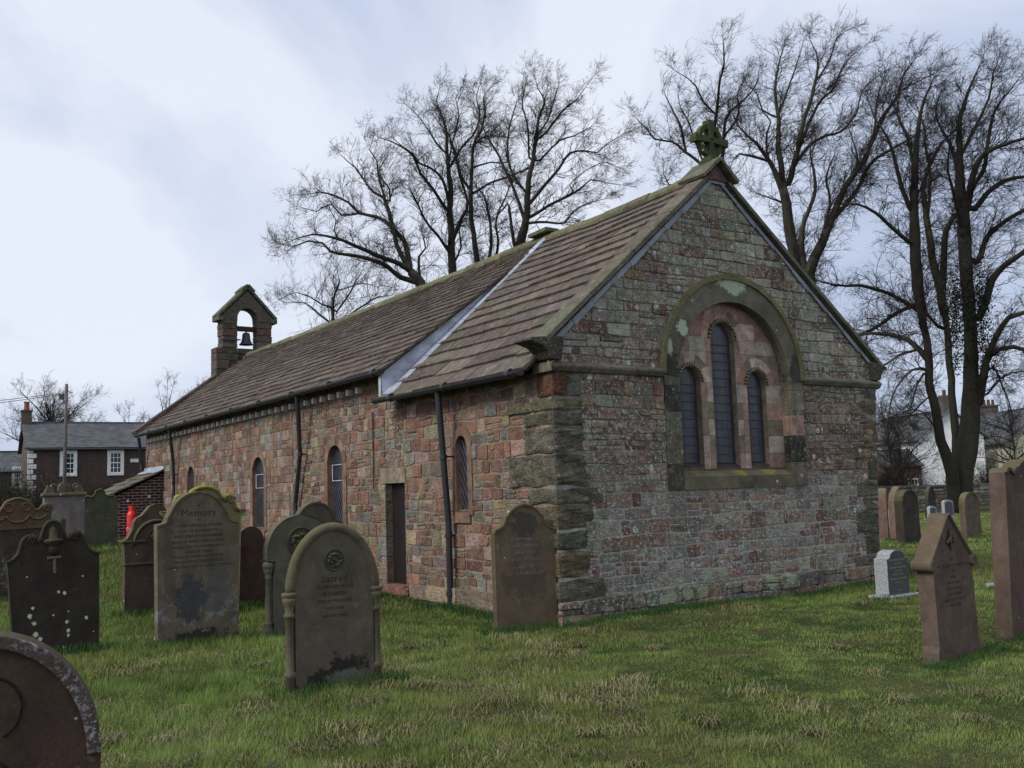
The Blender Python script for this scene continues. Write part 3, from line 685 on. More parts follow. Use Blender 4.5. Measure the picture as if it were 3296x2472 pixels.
for (a, b) in (((-.02, 3.41), (3.0, 5.95)), ((6.55, 3.38), (3.12, 5.95))):
    d = Vector((b[0]-a[0], 0, b[1]-a[1])); n_ = Vector((-d.z, 0, d.x)).normalized(); n_ = n_ if n_.z < 0 else -n_; K = 9
    for i in range(K):
        p = Vector((a[0], -.034, a[1]))+d*(i/K); q = Vector((a[0], -.034, a[1]))+d*((i+1)/K-.002)
        ww = .058+.012*math.sin(i*2.1)
        mb.add([p, q, q+n_*ww+Vector((0, -.006, 0)), p+n_*(ww+.012)+Vector((0, -.006, 0))], [(0, 1, 2, 3)])
mb.add([(2.88, -.045, 5.86), (3.26, -.045, 5.86), (3.12, -.045, 5.985), (2.98, -.045, 5.985)], [(0, 1, 2, 3)])
mb.build('lead_strip', M_lead2, CP)
mb = MB(); cc = (.13, .125, .09)
for (xa, za, xb, zb) in ((2.72, 5.885, 3.07, 6.185), (3.40, 5.885, 3.05, 6.185)):
    d = Vector((xb-xa, 0, zb-za)).normalized(); n_ = d.cross(Vector((0, 1, 0))); n_ = n_ if n_.z > 0 else -n_
    mb.obox((xa, -.16, za), (xb, -.16, zb), (0, .52, 0), n_*.055, cc)
mb.prism([(2.83, 5.90), (3.29, 5.90), (3.06, 6.15)], G, -.35, .07, .0, 0, (.12, .075, .06)); mb.build('apex_stone', M_cope, CP, bevel=.008)
for side in (0, 1):
    mb = MB()
    if side == 0: pr = [(-.37, 3.425), (-.385, 3.39), (-.30, 3.365), (-.18, 3.33), (-.11, 3.27), (-.09, 3.18), (-.03, 3.17), (.10, 3.17), (.14, 3.46), (-.08, 3.455)]
    else: pr = [(6.80, 3.385), (6.80, 3.345), (6.72, 3.32), (6.64, 3.24), (6.60, 3.16), (6.40, 3.16), (6.38, 3.45), (6.6, 3.44)]
    mb.prism(pr, G, -.26, .08, .0, 0, (.055, .05, .04) if side == 0 else (.06, .05, .04), back=True); mb.build('kneeler', M_cope, CP, bevel=.01)
# cross on the apex: its own piece of stone, part of the church
XC = empty('gable_cross', (3.12, .10, 6.155)); XC.parent = CH
def ringcross(r0, r1, arm, aw, th):
    mb = MB(); K = 40; c0 = (.09, .1, .05)
    for q in range(4):
        for i in range(10):
            a0 = math.pi/2*q+math.pi/2*i/10; a1 = a0+math.pi/20
            po = [(r1*math.cos(a), r1*math.sin(a)) for a in (a0, a1)]; pi_ = [(r0*math.cos(a), r0*math.sin(a)) for a in (a1, a0)]
            mb.prism(po+pi_, lambda u, z, d: (u, -d, z), -th*.8, th*.8, 0, 0, c0, back=True)
    return mb
mb = ringcross(.175, .255, .3, .07, .05)
for v in mb.v: pass
mb.v = [(x, y, z+.39) for x, y, z in mb.v]
for sx, sz in ((1, 0), (-1, 0), (0, 1), (0, -1)):
    if sx: pts = [(sx*.02, -.035), (sx*.33, -.062), (sx*.34, 0), (sx*.33, .062), (sx*.02, .035)]
    else: pts = [(-.035, sz*.02), (-.062, sz*.30), (0, sz*.31), (.062, sz*.30), (.035, sz*.02)]
    mb.prism([(u, z+.39) for u, z in pts], lambda u, z, d: (u, -d, z), -.062, .062, 0, 0, (.1, .11, .05), back=True)
mb.prism([(-.05, -.05), (.05, -.05), (.05, .39), (-.05, .39)], lambda u, z, d: (u, -d, z), -.05, .05, 0, 0, (.1, .11, .05))
mb.build('wheel_cross', M_green, XC, bevel=.006)
mb = MB(); mb.box(-.13, .13, -.12, .12, -.06, .10, (.1, .11, .05)); mb.box(-.09, .09, -.09, .09, .10, .15); mb.build('cross_base', M_green, XC, bevel=.015)
# --- gutters and pipes
def gutter(name, u0, z0, u1, z1, x=-.33):
    mb = MB(); P0 = Vector((x+SK*u0, u0, z0)); P1 = Vector((x+SK*u1, u1, z1)); n = 8; vs = []
    for p in (P0, P1):
        for j in range(n+1):
            a = math.pi*j/n; vs.append((p.x-.062*math.cos(a), p.y, p.z-.065*math.sin(a)))
    mb.add(vs, [(j, j+1, n+2+j, n+1+j) for j in range(n)]+[tuple(range(n+1)), tuple(range(n+1, 2*n+2)), (0, n, 2*n+1, n+1)])
    k = int((u1-u0)/.9)
    for i in range(k+1):
        p = P0.lerp(P1, (i+.3)/(k+1)); mb.tube([(p.x, p.y, p.z-.07), (p.x+.12, p.y, p.z-.02), (p.x+.3, p.y, p.z-.09)], .009, 4)
        if i % 2 == 0: mb.tube([(p.x, p.y-.04, p.z-.014), (p.x, p.y+.04, p.z-.014)], .066, 10)
    return mb.build(name, M_iron, CH)
gutter('gutter', .22, 3.055, 4.30, 3.075); gutter('gutter', 4.05, 3.515, 20.0, 3.53)
def pipe(path, r=.042, brk=()):
    mb = MB(); mb.tube([S(u, z, d) for u, z, d in path], r, 10)
    u, z, d = path[-1]
    for zz, uu in brk:
        for (ua, za, da), (ub, zb, db) in zip(path[:-1], path[1:]):
            if zb <= zz <= za: f = (za-zz)/(za-zb); u_, d_ = ua+(ub-ua)*f, da+(db-da)*f
        mb.tube([S(u_, zz-.03, d_), S(u_, zz+.03, d_)], r*1.3, 10); mb.obox(S(u_-.012, zz-.012, .0), S(u_+.012, zz-.012, .0), (-d_, 0, 0), (0, 0, .024))
    return mb.build('downpipe', M_iron, CH)
pipe([(2.36, 3.04, .29), (2.37, 2.85, .27), (2.44, 1.2, .12), (2.47, -.05, .10)], .045, [(2.1, 2.41), (1.0, 2.45), (.2, 2.46)])
pipe([(7.62, 3.45, .30), (7.66, 3.25, .27), (7.90, 2.4, .14), (8.25, 1.5, .10), (8.3, .1, .10)], .042, [(2.4, 7.92)])
pipe([(16.5, 3.45, .30), (16.52, 3.3, .27), (16.7, 2.6, .14), (16.8, 2, .10), (16.8, .3, .10)], .042, [(2.3, 16.75)])
pipe([(19.8, 3.45, .30), (19.83, 3.3, .27), (20.05, 2.7, .14), (20.1, 2.42, .14)], .045, [(2.6, 20.05)])
mb = MB(); mb.tube([S(5.0, 1.7, .03), S(4.99, 2.95, .03)], .011, 5); mb.build('conduit', simple('rusty_iron', (.05, .028, .02), .9), CH)
t = Mt('limewash', .9); t.bump(t.noise(20, 4), .004); M_lime = t.col(t.vmul(t.rgb((.74, .73, .70)), t.ramp(t.noise(5, 5), .3, .7, .6, 1.2)))
mb = MB(); mb.box(-.11, .1, -.036, .036, 3.30, 3.40); corb = mb.build('eaves_corbel', M_lime, CH, bevel=.006); corb.location = (SK*5.45, 5.45, 0)
for i in range(1, 38):
    o = corb.copy(); C.objects.link(o); u = 5.45+i*.382; o.location = (SK*u, u, 0); o.parent = CH
# --- west verge coping and bellcote
mb = MB(); 
for i in range(5):
    a, b = i/5+.002, (i+1)/5-.002; p = Vector((.34+(2.75-.34)*a, 19.95, 3.53+(5.30-3.53)*a)); q = Vector((.34+(2.75-.34)*b, 19.95, 3.53+(5.30-3.53)*b))
    mb.obox(p, q, (0, .38, 0), (-.08, 0, .11), jit((.12, .08, .07), .2, rnd))
mb.build('verge_coping', M_cope, CH); mb = MB(); mb.obox((4.6, 20.02, 5.55), (7.6, 20.02, 3.5), (0, .38, 0), (.08, 0, .11), (.12, .08, .07))
mb.build('verge_coping', M_cope, CH)
M_bell = wall_stone('bellcote_stone', .22, (.30, .32, .28), green=.3, stain=.6, bmp=.014)
BC = empty('bellcote', (3.69, 20.10, 0)); BC.parent = CH
def Bf(u, z, d=0): return (u, -d, z)
bs = [(.105, .065, .052), (.12, .085, .068), (.085, .058, .05), (.13, .10, .08), (.10, .09, .07)]
rnd = random.Random(19); mb = MB()
z = 4.6
while z < 6.24:
    h = min(rnd.uniform(.2, .3), 6.26-z); h = 6.26-z if 6.26-z-h < .1 else h; x = -1.0
    while x < 1.0:
        wd = rnd.uniform(.28, .5); x2 = min(1.0, x+wd); x2 = 1.0 if 1.0-x2 < .1 else x2
        mb.box(x+.004, x2-.004, rnd.uniform(-.01, .008), .50, z+.004, z+h-.004, jit(rnd.choice(bs), .2, rnd)); x = x2
    z += h
mb.build('base_wall', M_bell, BC, bevel=.012)
mb = MB()
for sx in (-1, 1):
    z = 6.265
    while z < 7.1:
        h = min(rnd.uniform(.15, .24), 7.12-z); h = 7.12-z if 7.12-z-h < .07 else h; j = rnd.uniform(-.02, .015)
        a, b = (.325, .80+j); mb.box(*( (a, b) if sx > 0 else (-b, -a)), .01-j*.4, .46+j, z+.004, z+h-.004, jit(rnd.choice(bs), .2, rnd)); z += h
mb.build('piers', M_bell, BC, bevel=.018)
mb = MB(); ap = 8.16
K = 14
outl = [(-.84, 7.12), (-.84, 7.24), (0, ap-.06), (.84, 7.24), (.84, 7.12), (.325, 7.12)] + [(.325*math.cos(math.pi*i/K), 7.21+.325*math.sin(math.pi*i/K)) for i in range(K+1)] + [(-.325, 7.12)]
tri = tessellate_polygon([[Vector((u, z, 0)) for u, z in outl]]); n = len(outl)
mb.add([(u, 0.0, z) for u, z in outl]+[(u, .47, z) for u, z in outl], [tuple(t_) for t_ in tri]+[tuple(n+i for i in t_) for t_ in tri]+[(i, (i+1) % n, n+(i+1) % n, n+i) for i in range(n)], (.10, .085, .065))
mb.build('arched_head', M_bell, BC)
mb = MB(); cc = (.10, .10, .07)
for s_ in (-1, 1):
    mb.obox((s_*.93, -.05, 7.20), (0, -.05, ap), (0, .57, 0), (s_*.03, 0, .085), cc)
    mb.obox((s_*.95, -.06, 7.10), (s_*.95, .53, 7.10), (-s_*.18, 0, 0), (0, 0, .13), cc)
    mb.obox((s_*.20, -.08, ap-.12), (0, -.08, ap+.075), (0, .63, 0), (s_*.03, 0, .07), (.08, .095, .045))
mb.build('coping', M_cope, BC, bevel=.01)
mb = MB(); mb.box(-.42, .42, .14, .27, 6.83, 6.98, (1, 1, 1)); mb.build('bell_beam', simple('old_oak', (.04, .026, .02), .8), BC, bevel=.008)
mb = MB(); pr = [(.02, 6.83), (.03, 6.79), (.09, 6.78), (.115, 6.74), (.122, 6.66), (.135, 6.56), (.17, 6.47), (.215, 6.42), (.22, 6.405), (.20, 6.40), (.05, 6.40), (.02, 6.38)]
mb.lathe(.02, .20, pr, 24); mb.build('bell', simple('bronze_bell', (.05, .045, .05), .45, .5, metal=.5), BC, smooth=True)
mb = MB(); mb.tube([(-.85, .0, 6.50), (-.24, -.02, 6.52)], .022, 6); mb.build('iron_strap', M_iron, BC)
mb = MB()
for i in range(6):
    x = -.98+i*.165; z = 5.12+i*.135+.03
    mb.obox((x, -.025, z), (x+.165, -.025, z), (0, .02, 0), (0, 0, .17+.012*(i % 2)))
mb.build('stepped_flashing', M_lead, BC)
# --- brick lean-to boiler house against the west end of the south side
LT = empty('brick_lean_to'); LT.parent = CH
t = Mt('dark_brick', .9)
br = N(t.nt, 'ShaderNodeTexBrick'); br.inputs['Scale'].default_value = 1; br.inputs['Brick Width'].default_value = .23; br.inputs['Row Height'].default_value = .078
br.inputs['Mortar Size'].default_value = .007; br.inputs['Mortar'].default_value = (.38, .34, .31, 1); br.inputs['Color1'].default_value = (.085, .028, .03, 1); br.inputs['Color2'].default_value = (.05, .022, .026, 1)
mpn = N(t.nt, 'ShaderNodeMapping'); mpn.inputs['Rotation'].default_value = (R(90), 0, 0); t.L(t.tc.outputs['Object'], mpn.inputs[0]); t.L(mpn.outputs[0], br.inputs[0])
M_brick = t.col(t.vmul(br.outputs[0], t.ramp(t.noise(5, 5), .3, .7, .7, 1.3)))
mb = MB(); yl = 18.2; dx = SK*yl
prf = [(-1.25, .2), (.0, .2), (.0, 2.38), (-1.25, 1.80)]
vs = [(u+dx, yl, z) for u, z in prf]+[(u+dx+.05, yl+1.9, z) for u, z in prf]
mb.add(vs, [(0, 1, 2, 3), (4, 7, 6, 5), (0, 3, 7, 4), (3, 2, 6, 7)]); mb.build('brick_wall', M_brick, LT)
mb = MB(); slates(mb, (-1.62+dx, yl-.12, 1.72), (-1.62+dx+.05, yl+2.0, 1.72), (.0+dx, yl-.12, 2.46), (.0+dx+.05, yl+2.0, 2.46), 5, rnd, .035, (.35, .7), [(.15, .14, .10), (.12, .11, .085)])
mb.build('slab_roof', M_slate, LT)
mb = MB(); mb.obox((-.03+dx, yl-.1, 2.44), (-.03+dx, yl-.1, 2.58), (0, 1.9, 0), (.02, 0, 0)); mb.obox((-.20+dx, yl-.14, 2.405), (-.01+dx, yl-.14, 2.50), (0, 2.0, 0), (0, 0, .012)); mb.build('lead_cover', M_lead, LT)
mb = MB(); mb.box(-.42+dx, -.36+dx, yl-.05, yl, 1.72, 1.80); mb.build('white_bracket', M_white, LT); mb = MB(); mb.box(-.97+dx, -.92+dx, yl-.05, yl, 1.62, 1.69); mb.build('white_bracket', M_white, LT)
# ================================================================ gravestones
def arcp(cx, cz, rx, rz, a0, a1, n=10): return [(cx+rx*math.cos(R(a0+(a1-a0)*i/n)), cz+rz*math.sin(R(a0+(a1-a0)*i/n))) for i in range(n+1)]
def mirror(h): return h + [(-x, z) for x, z in reversed(h) if abs(x) > 1e-6]      # right half, bottom to top
def slab(mb, outline, t, y0=0, col=(1, 1, 1), mi=0):
    tri = tessellate_polygon([[Vector((x, z, 0)) for x, z in outline]]); n = len(outline)
    mb.add([(x, y0, z) for x, z in outline]+[(x, y0+t, z) for x, z in outline], [tuple(f) for f in tri]+[tuple(n+i for i in f) for f in tri]+[(i, (i+1) % n, n+(i+1) % n, n+i) for i in range(n)], col, mi)
def band(mb, o, i_, y0, y1):
    n = len(o)
    vs = [(p[0], y, p[1]) for q in (o, i_) for y in (y0, y1) for p in q]     # o front, o back, i front, i back
    fs = []
    for k in range(n-1): fs += [(k, k+1, 2*n+k+1, 2*n+k), (k, n+k, n+k+1, k+1), (2*n+k, 2*n+k+1, 3*n+k+1, 3*n+k)]
    fs += [(0, 2*n, 3*n, n), (n-1, 2*n-1, 4*n-1, 3*n-1)]; mb.add(vs, fs); return
    for k in range(n-1):
        a, b, c, d = o[k], o[k+1], i_[k+1], i_[k]
        mb.add([(a[0], y0, a[1]), (b[0], y0, b[1]), (c[0], y0, c[1]), (d[0], y0, d[1]), (a[0], y1, a[1]), (b[0], y1, b[1]), (c[0], y1, c[1]), (d[0], y1, d[1])],
               [(0, 1, 2, 3), (0, 4, 5, 1), (3, 2, 6, 7), (0, 3, 7, 4), (1, 5, 6, 2)])
def shrink(o, f, cz=None, k=None):
    """move each point of an open outline inwards by f"""
    r = []
    n = len(o)
    for i in range(n):
        a, b = o[max(i-1, 0)], o[min(i+1, n-1)]; d = math.hypot(b[0]-a[0], b[1]-a[1]) or 1
        r.append((o[i][0]-(b[1]-a[1])/d*f, o[i][1]+(b[0]-a[0])/d*f))
    return r
def textmesh(name, lines, mat, parent, y, sizes, zs, depth=.0025, space=1.05, xs=None):
    V_ = []; F_ = []
    for k, (ln, sz, z) in enumerate(zip(lines, sizes, zs)):
        cu = bpy.data.curves.new('txt', 'FONT'); cu.body = ln; cu.size = sz; cu.align_x = 'CENTER'; cu.align_y = 'CENTER'; cu.extrude = depth; cu.resolution_u = 2; cu.space_character = space
        ob = bpy.data.objects.new('txt', cu); C.objects.link(ob); dg = bpy.context.evaluated_depsgraph_get(); me = bpy.data.meshes.new_from_object(ob.evaluated_get(dg))
        b = len(V_); x0 = xs[k] if xs else 0
        V_ += [(v.co.x+x0, y-v.co.z, v.co.y+z) for v in me.vertices]; F_ += [tuple(b+i for i in p.vertices) for p in me.polygons]
        bpy.data.objects.remove(ob); bpy.data.curves.remove(cu); bpy.data.meshes.remove(me)
    me = bpy.data.meshes.new(name); me.from_pydata(V_, [], F_); me.materials.append(mat); o = bpy.data.objects.new(name, me); C.objects.link(o); o.parent = parent; return o
def grave(name, x, y, a, label, tilt=(0, 0), cat='gravestone', grp='gravestones in the churchyard', z=None):
    e_ = empty(name, (x, y, gz(x, y) if z is None else z), 0, label, cat, grp); e_.rotation_euler = (tilt[0], tilt[1], a); return e_
def letter_mat(name, c): return simple(name, c, .9, .1, .3, 20)
A = .62
# 1 round-headed stone with columns and roundel, nearest the camera
g = grave('gravestone', -1.53, 8.44, A, 'grey-brown round-headed gravestone with side columns and a small wreath roundel, nearest on the lawn', (R(-1.5), R(.5)))
m1 = grave_mat('front_grave', (.105, .086, .060), darkamt=.45, moss=.45, lich=.12, spot=.04, blots=[(.0, .30, .26, .10, (.10, .078, .066), .7), (.10, -.02, .23, .27, (.020, .018, .014), .92), (-.14, -.02, .20, .17, (.025, .021, .017), .9), (.12, .09, .18, .05, (.13, .15, .14), .7)])
half = [(.355, -.35), (.355, .80)] + arcp(0, .80, .355, .50, 0, 90, 14)[1:]
mb = MB(); slab(mb, mirror(half), .13, .03); mb.build('slab', m1, g, bevel=.006)
mb = MB(); ho = [(.405, .80)]+arcp(0, .80, .405, .55, 0, 180, 26); hc = [(p[0]*.93, .8+(p[1]-.8)*.94) for p in ho]
mb.tube([(p[0]*.955, .055, .80+(p[1]-.80)*.955) for p in ho], .045, 10); mb.build('hood_moulding', m1, g, smooth=True)
for s_ in (-1, 1):
    mb = MB(); x = s_*.395
    mb.lathe(x, .055, [(.040, -.2), (.040, .12), (.052, .13), (.052, .16), (.036, .18), (.034, .60), (.048, .61), (.048, .63), (.034, .645), (.040, .70), (.055, .73), (.060, .76), (.045, .765), (.062, .775), (.066, .80), (.05, .81)], 14)
    mb.build('column', m1, g, smooth=True)
def roundel(mb, cx, cz, r, y, leaves=11, rnd=random.Random(2)):
    K = 28
    mb.tube([(cx+r*math.cos(2*math.pi*i/K), y, cz+r*math.sin(2*math.pi*i/K)) for i in range(K+1)], r*.08, 6, cap=False)
    def leaf(px, pz, t_, s_):
        vs = []
        for lay, (f, dy) in enumerate(((1, .004), (.72, -.35), (.3, -.62))):
            for k in range(10):
                an = 2*math.pi*k/10; rr_ = f*(1+.22*math.cos(3*an)); vs.append((px+s_*1.25*rr_*math.cos(an)*math.cos(t_)-s_*.7*rr_*math.sin(an)*math.sin(t_), y+dy*s_*(1 if lay else 1), pz+s_*1.25*rr_*math.cos(an)*math.sin(t_)+s_*.7*rr_*math.sin(an)*math.cos(t_)))
        vs.append((px, y-s_*.68, pz)); fs = [(l*10+k, l*10+(k+1) % 10, l*10+10+(k+1) % 10, l*10+10+k) for l in (0, 1) for k in range(10)]+[(20+k, 20+(k+1) % 10, 30) for k in range(10)]; mb.add(vs, fs)
    for i in range(leaves):
        t_ = 2*math.pi*i/leaves+rnd.uniform(-.3, .3); q = r*rnd.uniform(.42, .66); leaf(cx+q*math.cos(t_), cz+q*math.sin(t_), t_+rnd.uniform(.4, 1.9), r*rnd.uniform(.15, .27))
    for i in range(3): leaf(cx+r*rnd.uniform(-.2, .2), cz+r*rnd.uniform(-.2, .2), rnd.uniform(0, 6), r*rnd.uniform(.14, .2))
def patch(name, parent, mat, cx, z0, w_, h, y, seed, arch=True):
    rr_ = random.Random(seed); pts = [(cx-w_/2, z0)]; K = 26
    for i in range(K+1):
        a_ = math.pi*i/K; jr = 1+rr_.uniform(-.07, .07); pts.append((cx-w_/2*math.cos(a_)*jr, z0+.02+h*abs(math.sin(a_))**.8*jr))
    pts.append((cx+w_/2, z0)); mb = MB(); mb.sheet(pts, [], lambda u, z, d: (u, d, z), y); return mb.build(name, mat, parent)
m1b = grave_mat('roundel_stone', (.05, .05, .038), moss=.6, darkamt=.5)
mb = MB(); roundel(mb, 0, 1.055, .088, .026); 
vs = [(.085*math.cos(2*math.pi*k/24), .0285, 1.055+.085*math.sin(2*math.pi*k/24)) for k in range(24)]; mb.add(vs, [tuple(range(24))]); mb.build('wreath_roundel', m1b, g)
dl = letter_mat('cut_letters', (.05, .045, .036))
textmesh('inscription', ['Sacred', 'TO THE MEMORY OF', 'ELIZABETH', 'WIFE OF THE ABOVE', 'WHO DIED', 'AGED 54 YEARS'], dl, g, .030, [.085, .036, .042, .032, .032, .032], [.90, .835, .775, .715, .655, .595])
# 2 big dark-shouldered stone "Memory"
g = grave('gravestone', -3.62, 11.41, A, 'tallest broad grey-brown gravestone with arched top and shoulders, lettered Memory', (R(1), R(-.6)))
m2 = grave_mat('tall_grave', (.138, .110, .076), darkamt=.55, moss=.35, red=.22, lich=.1, lowlich=.6, spot=.03, blots=[(-.10, .52, .16, .26, (.045, .048, .054), .85), (.22, .62, .13, .30, (.075, .075, .08), .6), (.0, .03, .5, .12, (.030, .022, .018), .9), (-.33, .9, .08, .5, (.055, .05, .04), .5)])
half = [(.455, -.35), (.465, 1.36), (.44, 1.365)] + [(.40-.05*math.sin(R(t_)), 1.37+.09*(1-math.cos(R(t_)))) for t_ in (20, 50, 80)] + [(.335, 1.475)] + arcp(0, 1.36, .345, .36, 20, 90, 14)[1:]
o_ = mirror(half)
mb = MB(); slab(mb, o_, .14, .02); mb.build('slab', m2, g, bevel=.01)
mb = MB(); i_ = shrink(o_[1:-1], .022); band(mb, o_[1:-1], i_, -.0, .02); mb.build('raised_rim', m2, g)
textmesh('inscription', ['In', 'Memory', 'OF', 'CHRISTOPHER H. YOUNG', 'LATE OF BROUGHTON', 'WHO DIED AT HAWKSDALE', 'ALSO OF MARY ANN HIS WIFE', 'WHO DIED AT TORPENHOW', 'AGED 60 YEARS', 'ALSO OF THEIR GRANDSON', 'WHO DIED AT BROOMHILLS', 'CARLISLE MAY 26TH 1916 AGED 17 YEARS'], dl, g, .02,
         [.045, .115, .035, .044, .042, .042, .042, .042, .042, .042, .042, .038], [1.56, 1.475, 1.395, 1.335, 1.275, 1.215, 1.155, 1.095, 1.04, .985, .93, .875])
# 3 gothic stone with columns and big roundel
g = grave('gravestone', -2.60, 12.03, A, 'grey gothic gravestone with a large leaf-carved roundel and free columns, behind the nearest stone', (R(1), R(0)))
m3 = grave_mat('gothic_grave', (.108, .096, .072), darkamt=.35, moss=.4, lich=.1, spot=.02)
half = [(.33, -.3), (.33, .88), (.42, .90), (.425, .98)] + [(.425-.425*(1-math.cos(R(t_*.94))), .98+.43*math.sin(R(t_))) for t_ in range(10, 91, 10)]
half[-1] = (0, 1.42)
mb = MB(); slab(mb, mirror(half), .13, .03); mb.build('slab', m3, g, bevel=.012)
for s_ in (-1, 1):
    mb = MB(); x = s_*.385; mb.lathe(x, .085, [(.085, -.2), (.085, .05), (.045, .14), (.055, .15), (.055, .17), (.040, .185), (.040, .20), (.034, .21), (.034, .68), (.042, .69), (.034, .70), (.045, .75), (.062, .79), (.055, .80), (.068, .81), (.068, .85), (.05, .88)], 14)
    mb.build('column', m3, g, smooth=True)
mb = MB(); roundel(mb, 0, 1.10, .165, .026, 14, random.Random(8)); vs = [(.16*math.cos(2*math.pi*k/28), .0285, 1.10+.16*math.sin(2*math.pi*k/28)) for k in range(28)]; mb.add(vs, [tuple(range(28))])
mb.build('leaf_roundel', m1b, g)
textmesh('inscription', ['SACRED', 'TO THE MEMORY OF', 'HANNAH'], dl, g, .030, [.05, .035, .04], [.86, .80, .74])
# 4 dark scrolled stone
g = grave('gravestone', -4.93, 10.78, A, 'almost black gravestone with scrolled shoulders, a knob top and pale lichen dots', (R(-3), R(-2.4)))
m4 = grave_mat('dark_grave', (.032, .025, .020), dark=(.015, .012, .010), darkamt=.6, moss=.45, mc=(.06, .058, .028), lich=.05, spot=.05, sc=(.50, .55, .33), blots=[(x_, z_, r_*.72, r_*.8, (.52, .54, .34), .95) for x_, z_, r_ in ((.03, .66, .018), (.09, .64, .024), (.28, .80, .012), (-.23, .52, .022), (-.26, .44, .03), (-.22, .36, .028), (-.21, .24, .035), (-.26, .21, .028), (-.17, .19, .03), (.10, .33, .024), (.11, .24, .024), (.11, .19, .02), (.30, .35, .024), (-.03, .42, .014), (.06, .07, .02), (.12, .44, .01))])
half = [(.40, -.35), (.43, .3), (.455, .95), (.46, 1.03), (.40, 1.06), (.35, 1.11), (.33, 1.17), (.31, 1.24), (.27, 1.29), (.22, 1.30), (.18, 1.27), (.165, 1.22), (.13, 1.235), (.115, 1.28), (.10, 1.33), (.075, 1.39), (.04, 1.425), (0, 1.435)]
o_ = mirror(half); mb = MB(); slab(mb, o_, .12, .02); mb.build('slab', m4, g, bevel=.012)
mb = MB(); top = o_[3:-3]; mb.tube([(x*.975, .03, z-.012) for x, z in top], .022, 7); mb.build('edge_moulding', m4, g, smooth=True)
for s_ in (-1, 1):
    mb = MB(); K = 20; mb.tube([(s_*(.215)+(.045-.0018*i)*math.cos(i*.6), .012, 1.235+(.045-.0018*i)*math.sin(i*.6)) for i in range(K)], .011, 6); mb.build('scroll', m4, g, smooth=True)
mb = MB(); mb.lathe(0, .03, [(.02, 1.05), (.055, 1.08), (.06, 1.14), (.05, 1.17), (.11, 1.20), (.10, 1.22), (.05, 1.24), (.045, 1.33), (.01, 1.37)], 14); mb.build('carved_urn', m4, g, smooth=True)
mb = MB(); mb.obox((-.07, .005, 1.015), (.07, .005, 1.015), (0, .03, 0), (0, 0, .03)); mb.obox((-.016, .008, .86), (.016, .008, .86), (0, .02, 0), (0, 0, .155)); mb.build('carved_cross', grave_mat('pale_carving', (.13, .11, .075), moss=.5), g, bevel=.006)
# 5 near round stone at the bottom left corner of the view
g = grave('gravestone', -1.685, 3.15, .42, 'reddish round-headed gravestone edged with grey lichen, close by and cut by the left frame edge', (R(1), R(0)))
m5 = grave_mat('near_grave', (.052, .032, .026), dark=(.022, .018, .016), darkamt=.5, red=.25, moss=.25, lich=.3, lc=(.24, .24, .27), spot=.10, sc=(.28, .28, .32))
half = [(.352, -.4), (.352, .82)] + arcp(0, .82, .352, .40, 0, 90, 18)[1:]
o_ = mirror(half); mb = MB(); slab(mb, o_, .11, .018); mb.build('slab', m5, g, bevel=.008)
t = Mt('lichened_rim', .9); c = t.vmul(t.rgb((.062, .045, .036)), t.ramp(t.noise(9, 6), .3, .7, .6, 1.4)); c = t.mix(t.mathn('MULTIPLY', t.mathn('GREATER_THAN', t.noise(48, 6, .75), .53), t.ramp(t.noise(6, 4), .42, .6, 0, .85)), c, (.30, .30, .34)); t.bump(t.noise(40, 5), .004); mr = t.col(c)
mb = MB(); i_ = shrink(o_[1:-1], .042); band(mb, o_[1:-1], i_, .0, .0185); mb.build('raised_rim', mr, g, bevel=.005)
mb = MB()
for (px, pz, r_, a0, a1) in ((.02, .99, .10, -60, 110), (-.08, .92, .07, 20, 150), (.0, .72, .12, -20, 140), (-.06, .66, .15, 30, 120), (-.12, 1.02, .07, -90, 60)):
    mb.tube([(px+r_*math.cos(R(a0+(a1-a0)*i/12)), .018, pz+r_*math.sin(R(a0+(a1-a0)*i/12))) for i in range(13)], .005, 5)
mb.build('carved_scrollwork', letter_mat('near_carving', (.024, .017, .015)), g)
textmesh('inscription', ['IN MEMORY OF'], letter_mat('near_letters', (.03, .024, .022)), g, .018, [.05], [.545], xs=[.06])
# 6 stone against the church corner
g = grave('gravestone', .10, 11.86, .42, 'brown shouldered gravestone with a stained round head, standing against the corner of the church', (R(-1), R(.6)))
m6 = grave_mat('corner_grave', (.112, .080, .055), darkamt=.55, red=.35, moss=.5, lich=.3, spot=.08, blots=[(.0, 1.22, .17, .17, (.04, .04, .037), .8), (0, .55, .3, .18, (.05, .04, .033), .5)])
half = [(.385, -.3), (.395, 1.14), (.385, 1.18), (.33, 1.20), (.28, 1.24), (.255, 1.30), (.25, 1.33)] + arcp(0, 1.215, .255, .26, 27, 90, 10)[1:]
o_ = mirror(half); mb = MB(); slab(mb, o_, .12, .015); mb.build('slab', m6, g, bevel=.01)
mb = MB(); i_ = shrink(o_[1:-1], .02); band(mb, o_[1:-1], i_, .0, .016); mb.build('raised_rim', m6, g)
textmesh('inscription', ['IN MEMORY OF', 'JANE WIFE OF', 'WHO DIED', 'AGED 72 YEARS', 'ALSO OF', 'THE ABOVE'], letter_mat('grey_letters', (.16, .15, .14)), g, .015, [.05]*6, [1.06, .98, .9, .82, .74, .66])
